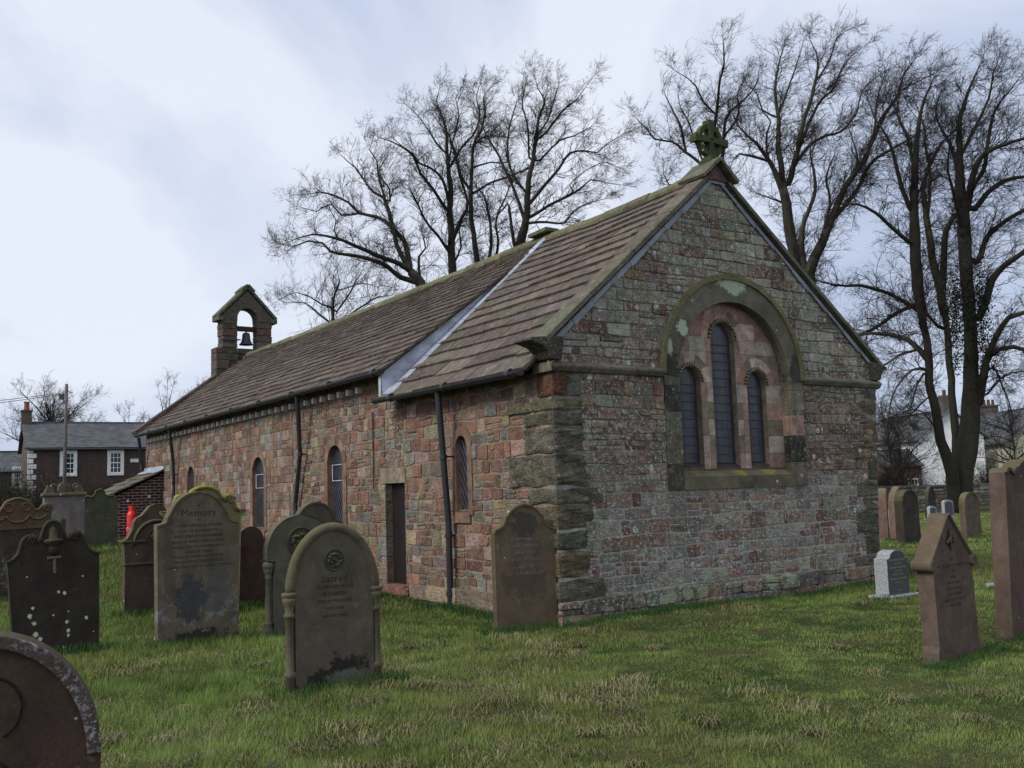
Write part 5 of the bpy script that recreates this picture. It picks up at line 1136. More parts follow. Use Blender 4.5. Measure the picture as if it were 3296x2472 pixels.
# churchyard wall
M_wallst = wall_stone('boundary_stone', .4, green=.4)
bw = tag(empty('churchyard_wall', (14, 47.0, 0), -.03), 'low rubble stone churchyard wall with a flat coping, running behind the far graves', 'wall')
mb = MB(); rnd = random.Random(9); masonry(mb, lambda u, z, d: (u, -d, z), 0, 34, -.2, 1.10, (.14, .22), (.25, .6), [GRY, GRN, BRN, PUR], rnd, gap=.03, rag=.02, proud=(.01, .05)); mb.box(0, 34, .0, .45, -.3, 1.10, (.1, .09, .075)); mb.build('wall_face', M_wallst, bw)
mb = MB(); x = 0
while x < 34: l_ = rnd.uniform(.6, 1.1); mb.box(x+.006, x+l_-.006, -.07, .52, 1.102, 1.20+rnd.uniform(-.01, .02), jit((.12, .12, .10), .2, rnd)); x += l_
mb.build('coping', M_wallst, bw)
TREES = {'t1':[[[-3.67,46.0,8.27,0.408],[-3.87,46.0,10.28,0.375],[-4.18,46.0,11.47,0.327],[-4.58,46.0,12.08,0.278]],[[-4.5,46.0,11.99,0.229],[-5.11,45.64,12.35,0.163],[-6.11,45.12,12.68,0.139],[-6.85,44.7,13.01,0.122],[-7.59,44.3,13.23,0.098],[-8.25,43.95,13.36,0.073],[-8.75,43.69,13.39,0.057],[-9.33,43.43,13.18,0.033],[-9.9,43.16,12.89,0.016]],[[-4.34,46.0,11.56,0.212],[-5.08,45.93,11.74,0.163],[-5.72,45.87,12.29,0.147],[-6.53,45.79,12.68,0.131],[-7.51,45.7,12.87,0.106],[-8.32,45.63,13.05,0.09],[-8.72,45.59,13.47,0.073],[-9.37,45.53,13.56,0.057],[-10.02,45.48,13.32,0.033],[-10.67,45.43,13.41,0.012]],[[-4.65,45.91,12.06,0.196],[-5.23,46.11,13.4,0.147],[-5.48,46.25,14.39,0.131],[-6.24,46.35,14.87,0.114],[-7.09,46.44,15.1,0.098],[-7.61,46.54,15.67,0.082],[-8.3,46.64,16.07,0.065],[-9.0,46.73,16.29,0.041],[-9.52,46.78,16.24,0.024]],[[-4.65,45.91,12.14,0.212],[-4.88,46.37,13.45,0.163],[-5.45,46.71,14.34,0.147],[-5.82,47.15,15.61,0.131],[-6.01,47.33,16.11,0.106],[-6.54,47.49,16.45,0.082],[-7.1,47.81,17.28,0.065],[-7.48,48.05,17.91,0.049],[-7.94,48.24,18.36,0.033],[-8.32,48.42,18.8,0.016]],[[-5.82,47.15,15.61,0.082],[-6.23,47.21,17.24,0.065],[-6.31,47.24,17.96,0.049],[-6.65,47.26,18.51,0.033],[-6.56,47.27,18.78,0.016]],[[-7.09,46.44,15.1,0.073],[-7.91,46.28,14.99,0.065],[-8.39,46.17,15.5,0.049],[-9.05,46.06,15.14,0.033],[-9.69,45.93,15.3,0.024]],[[-7.67,44.3,13.23,0.065],[-7.88,44.16,13.65,0.049],[-7.77,44.04,14.11,0.033],[-7.98,43.91,14.49,0.024]],[[-5.66,47.24,15.9,0.073],[-5.71,47.39,16.56,0.057],[-6.19,47.57,17.26,0.041],[-6.2,47.67,17.74,0.033],[-5.85,47.78,18.31,0.016]],[[-4.18,46.0,11.47,0.114],[-4.29,46.7,12.91,0.082],[-3.97,46.94,13.39,0.057],[-4.15,47.31,14.19,0.033]]],'t2':[[[-2.84,50.0,10.08,0.355],[-2.83,50.0,11.9,0.319],[-2.89,50.0,13.28,0.284],[-2.9,50.0,14.67,0.248],[-2.91,50.0,16.07,0.213],[-2.82,50.0,17.47,0.177],[-2.94,50.0,18.41,0.151],[-3.01,50.0,19.17,0.115],[-2.98,50.0,20.3,0.08],[-3.23,50.0,21.26,0.062],[-3.49,50.0,22.04,0.035],[-3.29,50.0,22.7,0.018]],[[-3.09,50.0,16.17,0.124],[-3.74,49.45,17.14,0.106],[-4.32,49.01,17.85,0.089],[-4.62,48.64,18.56,0.08],[-5.2,48.3,19.01,0.062],[-5.7,48.07,19.22,0.044],[-6.19,47.86,19.34,0.027]],[[-2.98,50.0,16.63,0.124],[-3.29,49.6,17.73,0.098],[-3.89,49.35,18.23,0.08],[-4.41,49.17,18.46,0.071],[-4.65,49.0,18.88,0.053],[-5.16,48.8,19.19,0.035],[-5.58,48.61,19.51,0.027]],[[-2.75,50.0,18.59,0.106],[-2.2,50.58,19.73,0.089],[-1.54,51.1,20.67,0.071],[-1.25,51.6,21.82,0.053],[-1.42,52.01,22.98,0.035],[-1.22,52.37,23.83,0.018]],[[-3.01,50.0,19.17,0.08],[-3.55,50.05,19.77,0.071],[-3.99,50.11,20.57,0.053],[-4.53,50.18,21.38,0.035],[-4.9,50.21,21.79,0.027]],[[-2.92,50.0,13.75,0.124],[-3.44,49.36,14.52,0.098],[-4.08,48.67,15.27,0.08],[-4.45,48.08,16.02,0.062],[-4.73,47.6,16.6,0.035]],[[-2.86,50.0,14.48,0.177],[-2.28,49.96,15.75,0.124],[-1.98,49.94,16.48,0.098],[-2.39,49.9,17.98,0.08],[-2.55,49.88,18.92,0.062],[-2.8,49.85,19.68,0.044],[-3.15,49.83,20.44,0.035],[-3.68,49.81,21.21,0.027]],[[-2.94,50.0,18.41,0.071],[-2.59,49.38,19.78,0.053],[-2.26,48.89,20.8,0.044],[-2.4,48.58,21.52,0.027],[-2.11,48.35,21.97,0.018]],[[-2.8,50.0,13.28,0.08],[-2.4,49.79,14.14,0.071],[-2.46,49.6,15.01,0.053],[-2.07,49.45,15.61,0.035]]],'t3':[[[-1.57,53.0,11.02,0.282],[-1.6,53.0,12.96,0.245],[-1.71,53.0,14.43,0.207],[-1.86,53.0,15.91,0.179],[-1.96,53.0,17.19,0.16],[-1.82,53.0,18.88,0.132],[-1.72,53.0,20.57,0.103],[-1.21,53.0,21.56,0.085],[-0.98,53.0,22.56,0.066],[-1.06,53.0,23.37,0.038],[-0.55,53.0,24.07,0.019]],[[-1.85,53.0,17.88,0.113],[-0.91,52.74,18.36,0.085],[-0.03,52.52,18.56,0.075],[0.93,52.26,18.84,0.056],[1.42,52.14,18.98,0.038]],[[-1.89,53.0,17.98,0.113],[-2.46,53.21,19.07,0.094],[-2.73,53.43,20.36,0.075],[-3.01,53.59,21.23,0.056],[-3.38,53.8,22.45,0.038]],[[-1.76,53.0,19.37,0.085],[-0.78,52.98,19.63,0.056],[0.19,52.96,19.59,0.047],[0.13,52.95,20.79,0.028]],[[-1.72,53.0,20.57,0.075],[-1.32,52.89,20.92,0.066],[-0.63,52.76,21.05,0.047],[0.33,52.58,20.85,0.028]],[[-1.48,53.0,12.47,0.16],[-0.94,53.3,14.67,0.132],[-0.9,53.5,16.21,0.103],[-1.15,53.7,17.77,0.075],[-1.52,53.78,18.41,0.056]],[[-1.39,53.0,11.98,0.132],[-0.55,53.82,14.99,0.103],[-0.6,54.24,16.7,0.075],[-0.07,54.59,18.0,0.056],[0.25,54.82,18.88,0.038]]],'t4':[[[0.39,48.0,11.39,0.392],[0.64,48.0,13.59,0.341],[0.95,48.0,14.91,0.238],[1.13,48.0,16.34,0.187],[1.4,48.0,17.96,0.145],[1.62,48.0,19.22,0.111],[1.84,48.0,20.31,0.085],[2.13,48.0,21.03,0.06],[1.8,48.0,21.69,0.034],[1.65,48.0,22.34,0.017]],[[1.7,48.0,19.04,0.085],[2.16,47.95,19.37,0.077],[2.43,47.91,19.8,0.068],[3.16,47.82,20.56,0.051],[3.7,47.76,20.93,0.034],[4.44,47.65,21.91,0.017]],[[1.06,48.0,15.63,0.128],[1.95,47.54,16.53,0.111],[2.66,47.17,17.28,0.094],[3.18,46.88,17.87,0.077],[3.94,46.67,17.9,0.06],[4.48,46.54,17.75,0.043],[5.03,46.29,18.12,0.034],[5.77,45.99,18.43,0.017]],[[1.04,48.0,15.0,0.128],[2.1,47.93,15.57,0.102],[2.99,47.87,15.97,0.085],[3.7,47.82,16.38,0.06],[4.24,47.78,16.8,0.043],[5.1,47.74,16.58,0.026],[5.78,47.7,16.45,0.017]],[[0.94,48.0,14.74,0.102],[1.97,47.54,14.66,0.085],[2.81,47.15,14.49,0.068],[3.24,46.93,14.98,0.051],[4.0,46.54,15.27,0.034],[4.73,46.19,15.32,0.017]],[[0.86,48.0,15.01,0.128],[0.39,48.01,16.55,0.102],[-0.26,48.02,18.2,0.077],[-0.84,48.03,19.23,0.06],[-1.17,48.04,20.15,0.034]],[[1.0,48.0,16.35,0.094],[0.25,47.98,17.63,0.077],[0.21,47.96,19.16,0.06],[0.52,47.95,20.42,0.043],[0.72,47.94,21.06,0.026]],[[1.23,48.0,18.14,0.077],[1.2,47.83,19.81,0.06],[0.97,47.73,20.69,0.043],[1.18,47.62,21.82,0.026]],[[0.52,48.0,12.71,0.136],[0.23,47.39,14.24,0.111],[0.1,46.89,15.51,0.077],[-0.25,47.01,15.12,0.043]],[[1.62,48.0,19.22,0.068],[2.27,47.86,20.06,0.051],[2.56,47.74,20.91,0.043],[2.85,47.61,21.76,0.017]],[[1.75,48.0,17.95,0.077],[2.73,47.49,18.73,0.06],[3.42,47.23,18.88,0.043],[4.27,46.87,19.16,0.026]],[[3.19,47.85,16.58,0.043],[3.96,47.36,17.12,0.034],[4.88,46.88,17.37,0.026],[5.52,46.65,17.0,0.013]]],'t5':[[[-9.73,55.0,8.16,0.254],[-9.9,55.0,10.15,0.195],[-9.98,55.0,11.66,0.127],[-9.87,55.0,12.86,0.088],[-9.56,55.0,13.65,0.049],[-9.65,55.0,14.16,0.02]],[[-9.88,55.0,12.15,0.088],[-10.51,54.72,12.32,0.068],[-11.23,54.37,12.78,0.049],[-11.85,54.1,12.94,0.029],[-12.93,53.71,12.31,0.015]],[[-9.99,55.0,11.15,0.088],[-11.29,55.62,12.32,0.078],[-11.73,55.82,12.68,0.039],[-12.92,56.2,12.79,0.02]],[[-9.78,55.0,11.95,0.088],[-9.12,55.28,12.89,0.059],[-8.74,55.5,13.73,0.039],[-8.36,55.67,14.37,0.02]],[[-9.89,55.0,11.15,0.088],[-8.09,53.67,11.95,0.068],[-7.22,53.03,12.28,0.049],[-6.39,52.53,12.25,0.02]],[[-9.57,55.0,13.15,0.049],[-8.29,55.13,13.54,0.039],[-7.5,55.2,13.32,0.02]]],'t8':[[[11.21,52.0,7.59,0.496],[11.36,52.0,13.96,0.413],[11.29,52.0,16.66,0.31],[11.28,52.0,18.3,0.207]],[[11.26,52.0,17.97,0.155],[10.57,52.01,18.88,0.124],[9.75,52.02,19.57,0.103],[9.14,52.03,20.14,0.083],[8.19,52.04,20.29,0.062],[7.79,52.05,20.86,0.052],[7.18,52.06,21.55,0.021]],[[9.85,52.02,19.45,0.093],[9.62,52.04,21.01,0.083],[9.14,52.06,22.15,0.052],[8.85,52.07,22.83,0.031]],[[11.28,52.0,18.3,0.145],[11.1,50.71,19.81,0.124],[11.12,49.41,21.23,0.103],[11.11,48.61,22.05,0.083],[11.22,48.03,22.62,0.062],[11.1,47.24,23.4,0.031]],[[11.46,52.0,17.75,0.145],[11.78,51.89,19.12,0.124],[12.07,51.72,21.25,0.103],[12.9,51.64,22.07,0.072],[13.68,51.56,22.89,0.041],[13.92,51.49,23.74,0.021]],[[11.23,50.06,20.74,0.083],[10.53,49.96,21.47,0.072],[10.15,49.88,22.31,0.062],[9.75,49.83,22.73,0.041],[9.04,49.76,23.15,0.021]],[[10.77,52.01,18.76,0.083],[10.21,52.82,21.51,0.062],[9.86,53.1,22.43,0.041],[9.84,53.34,23.32,0.021]],[[12.04,51.8,20.4,0.083],[12.67,51.29,21.28,0.062],[12.54,50.92,22.23,0.041],[13.0,50.45,23.1,0.021]],[[11.31,52.0,16.99,0.093],[10.34,52.3,17.66,0.072],[8.92,52.66,17.93,0.062],[8.78,52.72,18.29,0.052]]],'t7':[[[12.64,44.0,2.18,0.49],[13.0,44.0,9.23,0.402],[13.02,44.0,11.03,0.367],[12.87,44.0,12.86,0.332],[12.77,44.0,14.14,0.297],[12.68,44.0,14.88,0.262]],[[12.67,44.0,14.7,0.21],[12.3,43.88,15.69,0.166],[11.96,43.8,16.32,0.131],[11.52,43.71,16.95,0.096],[11.08,43.65,17.32,0.07],[10.65,43.58,17.77,0.044],[10.4,43.5,18.49,0.017]],[[12.0,43.82,16.14,0.087],[11.19,43.59,16.32,0.079],[10.62,43.43,16.38,0.061],[10.27,43.36,16.04,0.035]],[[12.68,44.0,14.88,0.21],[12.79,44.81,16.83,0.175],[13.13,45.6,18.84,0.131],[13.2,46.23,20.46,0.096],[13.64,46.8,21.99,0.061],[14.12,47.24,23.19,0.026]],[[12.98,44.2,15.21,0.21],[13.49,44.44,16.49,0.166],[13.95,44.72,18.09,0.131],[14.87,45.14,20.43,0.096],[15.1,45.33,21.58,0.061],[14.84,45.49,22.64,0.017]],[[13.2,44.32,15.9,0.131],[14.66,46.07,18.58,0.105],[15.63,47.07,20.13,0.087],[16.6,47.76,21.09,0.07],[17.35,48.56,22.44,0.052],[18.39,49.33,23.6,0.026],[19.21,49.5,24.18,0.013]],[[14.97,45.14,20.53,0.07],[15.68,45.37,21.58,0.052],[16.21,45.59,22.75,0.035],[17.06,45.76,23.29,0.013]],[[13.15,44.32,15.81,0.122],[14.26,44.74,17.14,0.105],[15.2,45.0,17.67,0.087],[15.92,45.17,17.9,0.07],[16.74,45.46,18.85,0.052],[17.3,45.75,20.12,0.044],[18.0,45.97,20.78,0.017]],[[13.13,45.6,18.84,0.079],[12.46,45.83,19.34,0.061],[12.28,46.02,20.21,0.044],[11.88,46.2,20.79,0.026]],[[11.96,43.8,16.32,0.079],[11.96,43.58,17.35,0.061],[12.14,43.46,17.86,0.044],[11.61,43.33,18.47,0.035]],[[13.18,45.76,19.09,0.07],[13.72,45.73,20.33,0.052],[14.28,45.69,21.77,0.035],[14.62,45.67,22.74,0.017]],[[12.77,44.0,14.14,0.087],[12.17,44.35,14.55,0.052],[11.56,44.71,14.95,0.035]]],'t9':[[[12.48,42.0,2.14,0.551],[12.93,42.0,9.72,0.417],[13.03,42.0,10.67,0.334],[14.01,42.0,12.64,0.234],[14.7,42.0,14.02,0.184],[15.86,42.0,15.74,0.15],[16.66,42.0,17.32,0.117],[17.33,42.0,18.19,0.083],[17.75,42.0,19.26,0.058],[18.34,42.0,20.05,0.017]],[[12.78,42.0,10.68,0.184],[12.84,42.12,12.53,0.142],[13.48,42.21,13.94,0.108],[13.59,42.26,14.84,0.092],[13.47,42.33,15.94,0.05],[13.63,42.38,16.85,0.025]],[[14.01,42.0,12.64,0.15],[15.31,41.99,14.17,0.125],[15.89,41.98,15.2,0.108],[16.89,41.97,15.88,0.083],[17.87,41.96,16.37,0.05],[18.51,41.96,16.88,0.025]],[[14.8,42.0,14.19,0.092],[15.48,42.24,15.31,0.067],[15.45,42.43,16.45,0.042],[15.29,42.57,17.23,0.025]],[[15.86,42.0,15.74,0.075],[16.23,41.84,16.92,0.058],[16.34,41.72,17.93,0.042],[16.71,41.56,19.11,0.025]],[[13.42,42.0,11.44,0.117],[14.03,41.89,13.48,0.083],[13.93,41.83,14.69,0.058],[14.31,41.78,15.54,0.033]],[[16.66,42.0,17.32,0.067],[17.58,42.12,18.59,0.05],[18.14,42.16,18.86,0.033],[19.26,42.25,19.41,0.017]]],'t10':[[[19.36,43.6,-0.34,0.549],[19.52,43.6,0.22,0.52],[19.66,43.6,1.93,0.647],[20.09,43.6,3.64,0.577],[20.29,43.6,5.37,0.485],[20.38,43.6,6.54,0.416],[20.47,43.6,8.3,0.37],[20.56,43.6,12.94,0.381],[20.53,43.6,14.77,0.295],[20.64,43.6,16.14,0.208],[20.75,43.6,17.43,0.156],[21.12,43.6,18.63,0.113],[21.55,43.6,19.54,0.069],[21.98,43.6,20.37,0.026]],[[19.09,43.6,-0.11,0.404],[18.84,42.97,1.94,0.358],[18.35,42.61,3.07,0.289],[18.04,42.16,4.46,0.26],[17.7,41.8,5.56,0.231],[17.57,41.37,6.9,0.219],[17.34,41.02,7.97,0.208],[17.01,40.52,9.45,0.312],[16.84,40.05,10.84,0.295],[16.67,39.52,12.36,0.243],[16.58,39.05,13.7,0.191],[16.58,38.61,14.94,0.139],[16.67,38.28,15.88,0.104],[16.81,38.1,16.53,0.069],[17.27,38.1,17.42,0.026]],[[19.43,43.6,1.93,0.346],[19.63,43.96,3.09,0.266],[19.84,44.51,4.89,0.219],[20.11,45.14,7.05,0.208],[20.32,45.69,8.97,0.185],[20.33,45.79,9.31,0.277],[20.36,46.61,12.33,0.234],[20.46,47.16,14.42,0.191],[20.66,47.57,16.03,0.156],[21.53,47.96,17.63,0.113],[22.16,48.14,18.39,0.078],[23.0,48.33,19.15,0.043]],[[20.59,43.6,4.78,0.289],[20.59,43.23,5.56,0.266],[20.69,42.8,6.43,0.219],[20.91,42.24,7.49,0.173],[21.27,41.8,8.25,0.144],[21.86,41.58,8.42,0.127],[22.56,41.36,8.41,0.092]],[[20.7,42.8,6.54,0.162],[21.15,42.47,7.0,0.139],[21.61,42.25,7.01,0.127],[21.98,42.08,6.86,0.11],[22.6,41.75,6.51,0.069]],[[17.69,41.69,6.05,0.115],[17.23,41.51,6.15,0.092],[16.84,41.36,6.09,0.069],[16.27,41.12,5.64,0.052],[15.72,40.82,4.97,0.046],[15.27,40.39,3.87,0.029],[15.02,40.13,3.27,0.017]],[[17.58,41.48,6.47,0.185],[17.32,41.7,7.01,0.162],[16.95,41.93,7.51,0.144],[16.38,42.15,7.74,0.11],[15.48,42.47,7.87,0.087],[14.8,42.68,7.67,0.069]],[[17.42,41.6,5.93,0.081],[17.08,41.53,5.49,0.052],[16.76,41.43,4.72,0.04],[16.21,41.3,3.9,0.029],[15.69,41.21,3.31,0.017]],[[20.33,45.55,8.33,0.127],[19.85,45.4,8.51,0.104],[19.31,45.18,9.04,0.092],[18.77,44.94,9.56,0.115],[17.7,44.75,9.08,0.127],[16.73,44.51,8.46,0.104],[15.84,44.26,8.09,0.092],[15.1,44.04,7.96,0.069]],[[16.59,39.52,12.36,0.147],[16.08,39.08,13.23,0.121],[15.53,38.43,14.51,0.095],[15.14,38.1,15.21,0.069],[14.8,38.1,15.87,0.043],[14.61,38.1,16.53,0.017]],[[16.56,38.94,13.99,0.113],[16.45,39.18,15.57,0.095],[16.17,39.32,16.47,0.069],[16.45,39.44,17.34,0.035],[16.69,39.52,17.96,0.017]],[[16.65,39.92,11.15,0.121],[15.73,39.51,11.73,0.104],[14.91,39.12,12.31,0.087],[14.11,38.82,12.57,0.061],[13.49,38.63,12.53,0.035]],[[18.83,45.06,9.23,0.156],[17.68,44.56,9.81,0.121],[16.15,43.95,10.19,0.104],[14.44,43.33,10.21,0.061],[13.66,43.01,10.35,0.035]],[[20.55,47.16,14.32,0.113],[20.98,47.55,16.51,0.095],[20.98,47.83,18.11,0.069],[21.07,48.0,19.09,0.052],[20.84,48.19,20.2,0.026]],[[20.68,43.6,13.3,0.243],[20.82,42.82,14.96,0.182],[21.21,42.42,15.71,0.147],[21.96,42.14,15.94,0.113],[22.61,41.87,16.09,0.087],[23.24,41.57,16.22,0.043]],[[20.86,43.21,14.36,0.156],[21.49,43.08,15.38,0.13],[21.72,42.92,16.78,0.104],[22.01,42.8,17.81,0.078],[22.55,42.71,18.49,0.052],[23.18,42.6,19.24,0.026]],[[21.05,43.41,13.51,0.191],[21.64,43.4,14.21,0.156],[22.48,43.4,14.73,0.13],[23.36,43.4,14.88,0.104],[24.28,43.4,15.03,0.052]],[[20.4,45.99,10.29,0.243],[20.52,45.79,11.65,0.217],[20.63,45.59,13.02,0.191],[21.1,45.46,13.82,0.139]],[[20.53,43.6,14.68,0.147],[20.37,43.57,16.14,0.104],[19.99,43.56,17.07,0.078],[19.69,43.54,18.0,0.052],[19.94,43.52,18.91,0.026]],[[21.03,43.6,11.12,0.191],[21.5,43.91,11.81,0.173],[22.35,44.38,12.82,0.147],[24.1,45.03,13.78,0.113],[25.4,45.47,14.25,0.052]],[[20.9,43.6,8.54,0.26],[21.33,43.37,9.72,0.225],[21.76,43.19,10.56,0.191],[22.82,42.96,11.35,0.147],[23.74,42.79,11.73,0.069]],[[20.61,43.6,15.77,0.113],[21.09,42.85,17.13,0.087],[21.51,42.25,18.15,0.069],[21.54,41.8,19.04,0.043],[21.69,41.47,19.61,0.017]],[[20.53,43.6,12.49,0.104],[19.7,42.45,13.99,0.087],[19.17,41.65,14.98,0.061],[19.05,40.8,16.08,0.035]],[[20.87,43.41,5.1,0.069],[21.48,43.35,5.77,0.058],[22.05,43.31,6.04,0.046],[22.62,43.27,6.07,0.029]],[[17.79,41.98,5.07,0.052],[16.9,41.84,4.3,0.035],[16.39,41.76,3.87,0.029],[15.96,41.66,3.1,0.017]],[[20.57,43.12,5.89,0.092],[21.15,43.18,6.29,0.069],[21.44,43.21,5.53,0.052],[21.75,43.28,4.71,0.035],[21.89,43.34,3.91,0.023]],[[18.07,42.38,3.63,0.058],[17.5,42.23,4.37,0.04],[16.8,42.14,4.44,0.029],[16.08,42.06,4.12,0.017]],[[17.26,41.7,6.96,0.081],[16.54,41.58,6.8,0.058],[15.61,41.42,6.31,0.046],[15.09,41.34,6.42,0.023]]]}
# ================================================================ trees
rg = np.random.default_rng(7)
def norm(a): return a/np.maximum(np.linalg.norm(a, axis=-1, keepdims=True), 1e-9)
def strands(P, D, Ln, R0, ns, curl, upb, wind):
    n = len(P); pts = np.zeros((n, ns+1, 3)); pts[:, 0] = P; d = norm(D); dirs = np.zeros((n, ns+1, 3)); dirs[:, 0] = d
    for k in range(ns):
        d = norm(d + rg.normal(0, curl, (n, 3)) + np.array([wind, 0, upb])); pts[:, k+1] = pts[:, k]+d*(Ln/ns)[:, None]; dirs[:, k+1] = d
    rad = R0[:, None]*np.linspace(1, .35, ns+1)[None]
    return pts, rad, dirs
def strand_mesh(lst, sides=3):
    VV = []; FF = []; off_ = 0
    for pts, rad, dirs in lst:
        n, m_, _ = pts.shape
        ref = np.where(np.abs(dirs[..., 2:3]) < .9, np.array([0, 0, 1.]), np.array([1., 0, 0]))
        a = norm(np.cross(dirs, ref)); b = np.cross(dirs, a); th = np.arange(sides)*2*np.pi/sides
        v = pts[:, :, None, :] + (a[:, :, None, :]*np.cos(th)[None, None, :, None] + b[:, :, None, :]*np.sin(th)[None, None, :, None])*rad[:, :, None, None]
        VV.append(v.reshape(-1, 3)); base = (np.arange(n)*m_*sides)[:, None, None]+(np.arange(m_-1)*sides)[None, :, None]; j = np.arange(sides)[None, None, :]; j2 = (j+1) % sides
        q = np.stack([base+j, base+j2, base+sides+j2, base+sides+j], -1).reshape(-1, 4); FF.append(q+off_); off_ += n*m_*sides
    return np.concatenate(VV), np.concatenate(FF)
def children(pts, rad, dirs, per, ang, lf, Ln, rf, lo=.15):
    n, m_, _ = pts.shape; idx = np.repeat(np.arange(n), per); t_ = rg.uniform(lo, 1, len(idx))*(m_-1); i = np.minimum(t_.astype(int), m_-2); f = (t_-i)[:, None]
    P = pts[idx, i]*(1-f)+pts[idx, i+1]*f; d = dirs[idx, i+1]; rv = norm(np.cross(d, rg.normal(0, 1, d.shape))); an = rg.normal(ang, .22, len(idx))[:, None]
    D = d*np.cos(an)+rv*np.sin(an); L2 = Ln[idx]*lf*rg.uniform(.6, 1.35, len(idx))*(1.15-.5*t_/(m_-1)); r = np.maximum(rad[idx, i]*rf, .0045)
    return P, D, L2, r
M_bark = grave_mat('bark', (.040, .035, .028), dark=(.022, .02, .018), darkamt=.5, moss=.4, mc=(.06, .065, .03), lich=.0, spot=0)
M_twig = simple('twig_bark', (.040, .030, .027), .9, .1, .2, 2)
def catmull(p, step=.35):
    p = np.array(p, float); q = np.vstack([2*p[0]-p[1], p, 2*p[-1]-p[-2]]); o = []
    for i in range(1, len(q)-2):
        n = max(1, int(np.linalg.norm(q[i+1][:3]-q[i][:3])/step)); t_ = np.linspace(0, 1, n, endpoint=False)[:, None]
        o.append(.5*((2*q[i])+(-q[i-1]+q[i+1])*t_+(2*q[i-1]-5*q[i]+4*q[i+1]-q[i+2])*t_**2+(-q[i-1]+3*q[i]-3*q[i+1]+q[i+2])*t_**3))
    o = np.vstack(o+[q[-2:-1]]); o[:, 3] = np.maximum(o[:, 3], .006); return o
def tree(name, limbs, label, ntrunk=1, dens=2.4, L1=1.5, wind=.05, drop_to=-.3, per=(5, 5), upb=.10, group='bare trees behind the church', cat='tree', tw=1.0):
    limbs = [list(map(list, l)) for l in limbs]
    b0 = limbs[0][0]; org = np.array([b0[0], b0[1], gz(b0[0], b0[1])])
    if b0[2] > org[2]: limbs[0].insert(0, [b0[0]+.1, b0[1], org[2]-.3, b0[3]*1.35])
    root = empty(name, tuple(org), 0, label, cat, group)
    cs = []
    for l in limbs:
        for q in l: q[3] *= .74
    for i, l in enumerate(limbs):
        if i >= ntrunk and cs:      # root the limb inside the wood it grows from
            allp = np.concatenate(cs); d_ = np.linalg.norm(allp[:, :3]-np.array(l[0][:3]), axis=1)+np.where(allp[:, 2] > l[0][2]+.15, 1.5, 0)+np.abs(allp[:, 1]-l[0][1])*0; j = int(np.argmin(d_)); q = allp[j]
            if np.linalg.norm(q[:3]-np.array(l[0][:3])) < 3.2: l = [[q[0], q[1], q[2], min(q[3]*.95, l[0][3]*1.1)]]+l
        cs.append(catmull(l))
    for i, c_ in enumerate(cs):
        c_[:, :3] -= org; k = len(c_)
        if k > 3:
            nz_ = rg.normal(0, 1, (k, 3)); nz_ = (nz_+np.roll(nz_, 1, 0))/2; amp = np.minimum(.028, c_[:, 3:4]*.3); amp[0] = 0; c_[:, :3] += nz_*amp
    for grp, nm in ((range(ntrunk), 'trunk'), (range(ntrunk, len(cs)), 'crown')):
        mb = MB()
        for i in grp:
            c_ = cs[i]; mb.tube(c_[:, :3], list(c_[:, 3]), 12 if i < ntrunk else 7)
        if nm == 'trunk': mb.build('trunk', M_bark, root, smooth=True)
        else: limbmb = mb
    P, D, Ln, Rr = [], [], [], []
    for i, c_ in enumerate(cs):
        k = len(c_); seg = np.linalg.norm(np.diff(c_[:, :3], axis=0), axis=1); cum = np.concatenate([[0], np.cumsum(seg)]); tot = cum[-1]
        st = .30*tot if i < ntrunk else .08*tot
        n = int(dens*(tot-st)); s_ = np.sort(rg.uniform(st, tot, n)); s_ = np.concatenate([s_, [tot]*4])
        for q in s_:
            j = min(k-2, max(0, np.searchsorted(cum, q)-1)); f = (q-cum[j])/max(seg[j], 1e-6); p = c_[j]*(1-f)+c_[j+1]*f; d = norm(c_[min(j+1, k-1), :3]-c_[j, :3])
            if p[3] > .42 and rg.random() < .6: continue
            rv = norm(np.cross(d, rg.normal(0, 1, 3))); an = rg.normal(.75, .25) if q < tot else rg.normal(.25, .15)
            P.append(p[:3]); D.append(d*math.cos(an)+rv*math.sin(an)+np.array([0, 0, .15])); Ln.append(L1*rg.uniform(.5, 1.35)*(.55+.45*min(1, p[3]/.05))); Rr.append(min(.020, max(.008, p[3]*.36)))
    P, D, Ln, Rr = map(np.array, (P, D, Ln, Rr)); Rr = Rr*tw
    s1 = strands(P, D, Ln, Rr, 7, .24, upb, wind)
    c2 = children(*s1, per[0], .65, .55, Ln, .62); s2 = strands(*c2, 4, .28, upb*.8, wind)
    c3 = children(*s2, per[1], .6, .55, c2[2], .65); s3 = strands(*c3, 3, .16, upb*.6, wind)
    lst = [s1, s2, s3]
    v, f = strand_mesh(lst)
    # limbs joined into the crown
    lv = np.array(limbmb.v) if limbmb.v else np.zeros((0, 3)); 
    if len(lv): limbo = limbmb.build('limbs', M_bark, root, smooth=True)
    npmesh('crown', v, f, M_twig, root)
    return root
LB = {'t1': 'wide bare tree sweeping far to the left above the nave roof', 't2': 'tall bare tree with forked trunk just right of the sweeping one', 't3': 'slim bare tree between the two thickest ones above the nave roof',
      't4': 'big bare tree rising from the junction of the two roofs', 't5': 'lowest bare tree showing over the roof right of the bellcote', 't7': 'tall bare tree directly right of the gable cross',
      't8': 'bare tree directly behind the gable cross', 't9': 'bare leaning tree with two long limbs, over the right slope of the gable', 't10': 'largest bare tree with three thick trunks, by the churchyard wall at the right'}
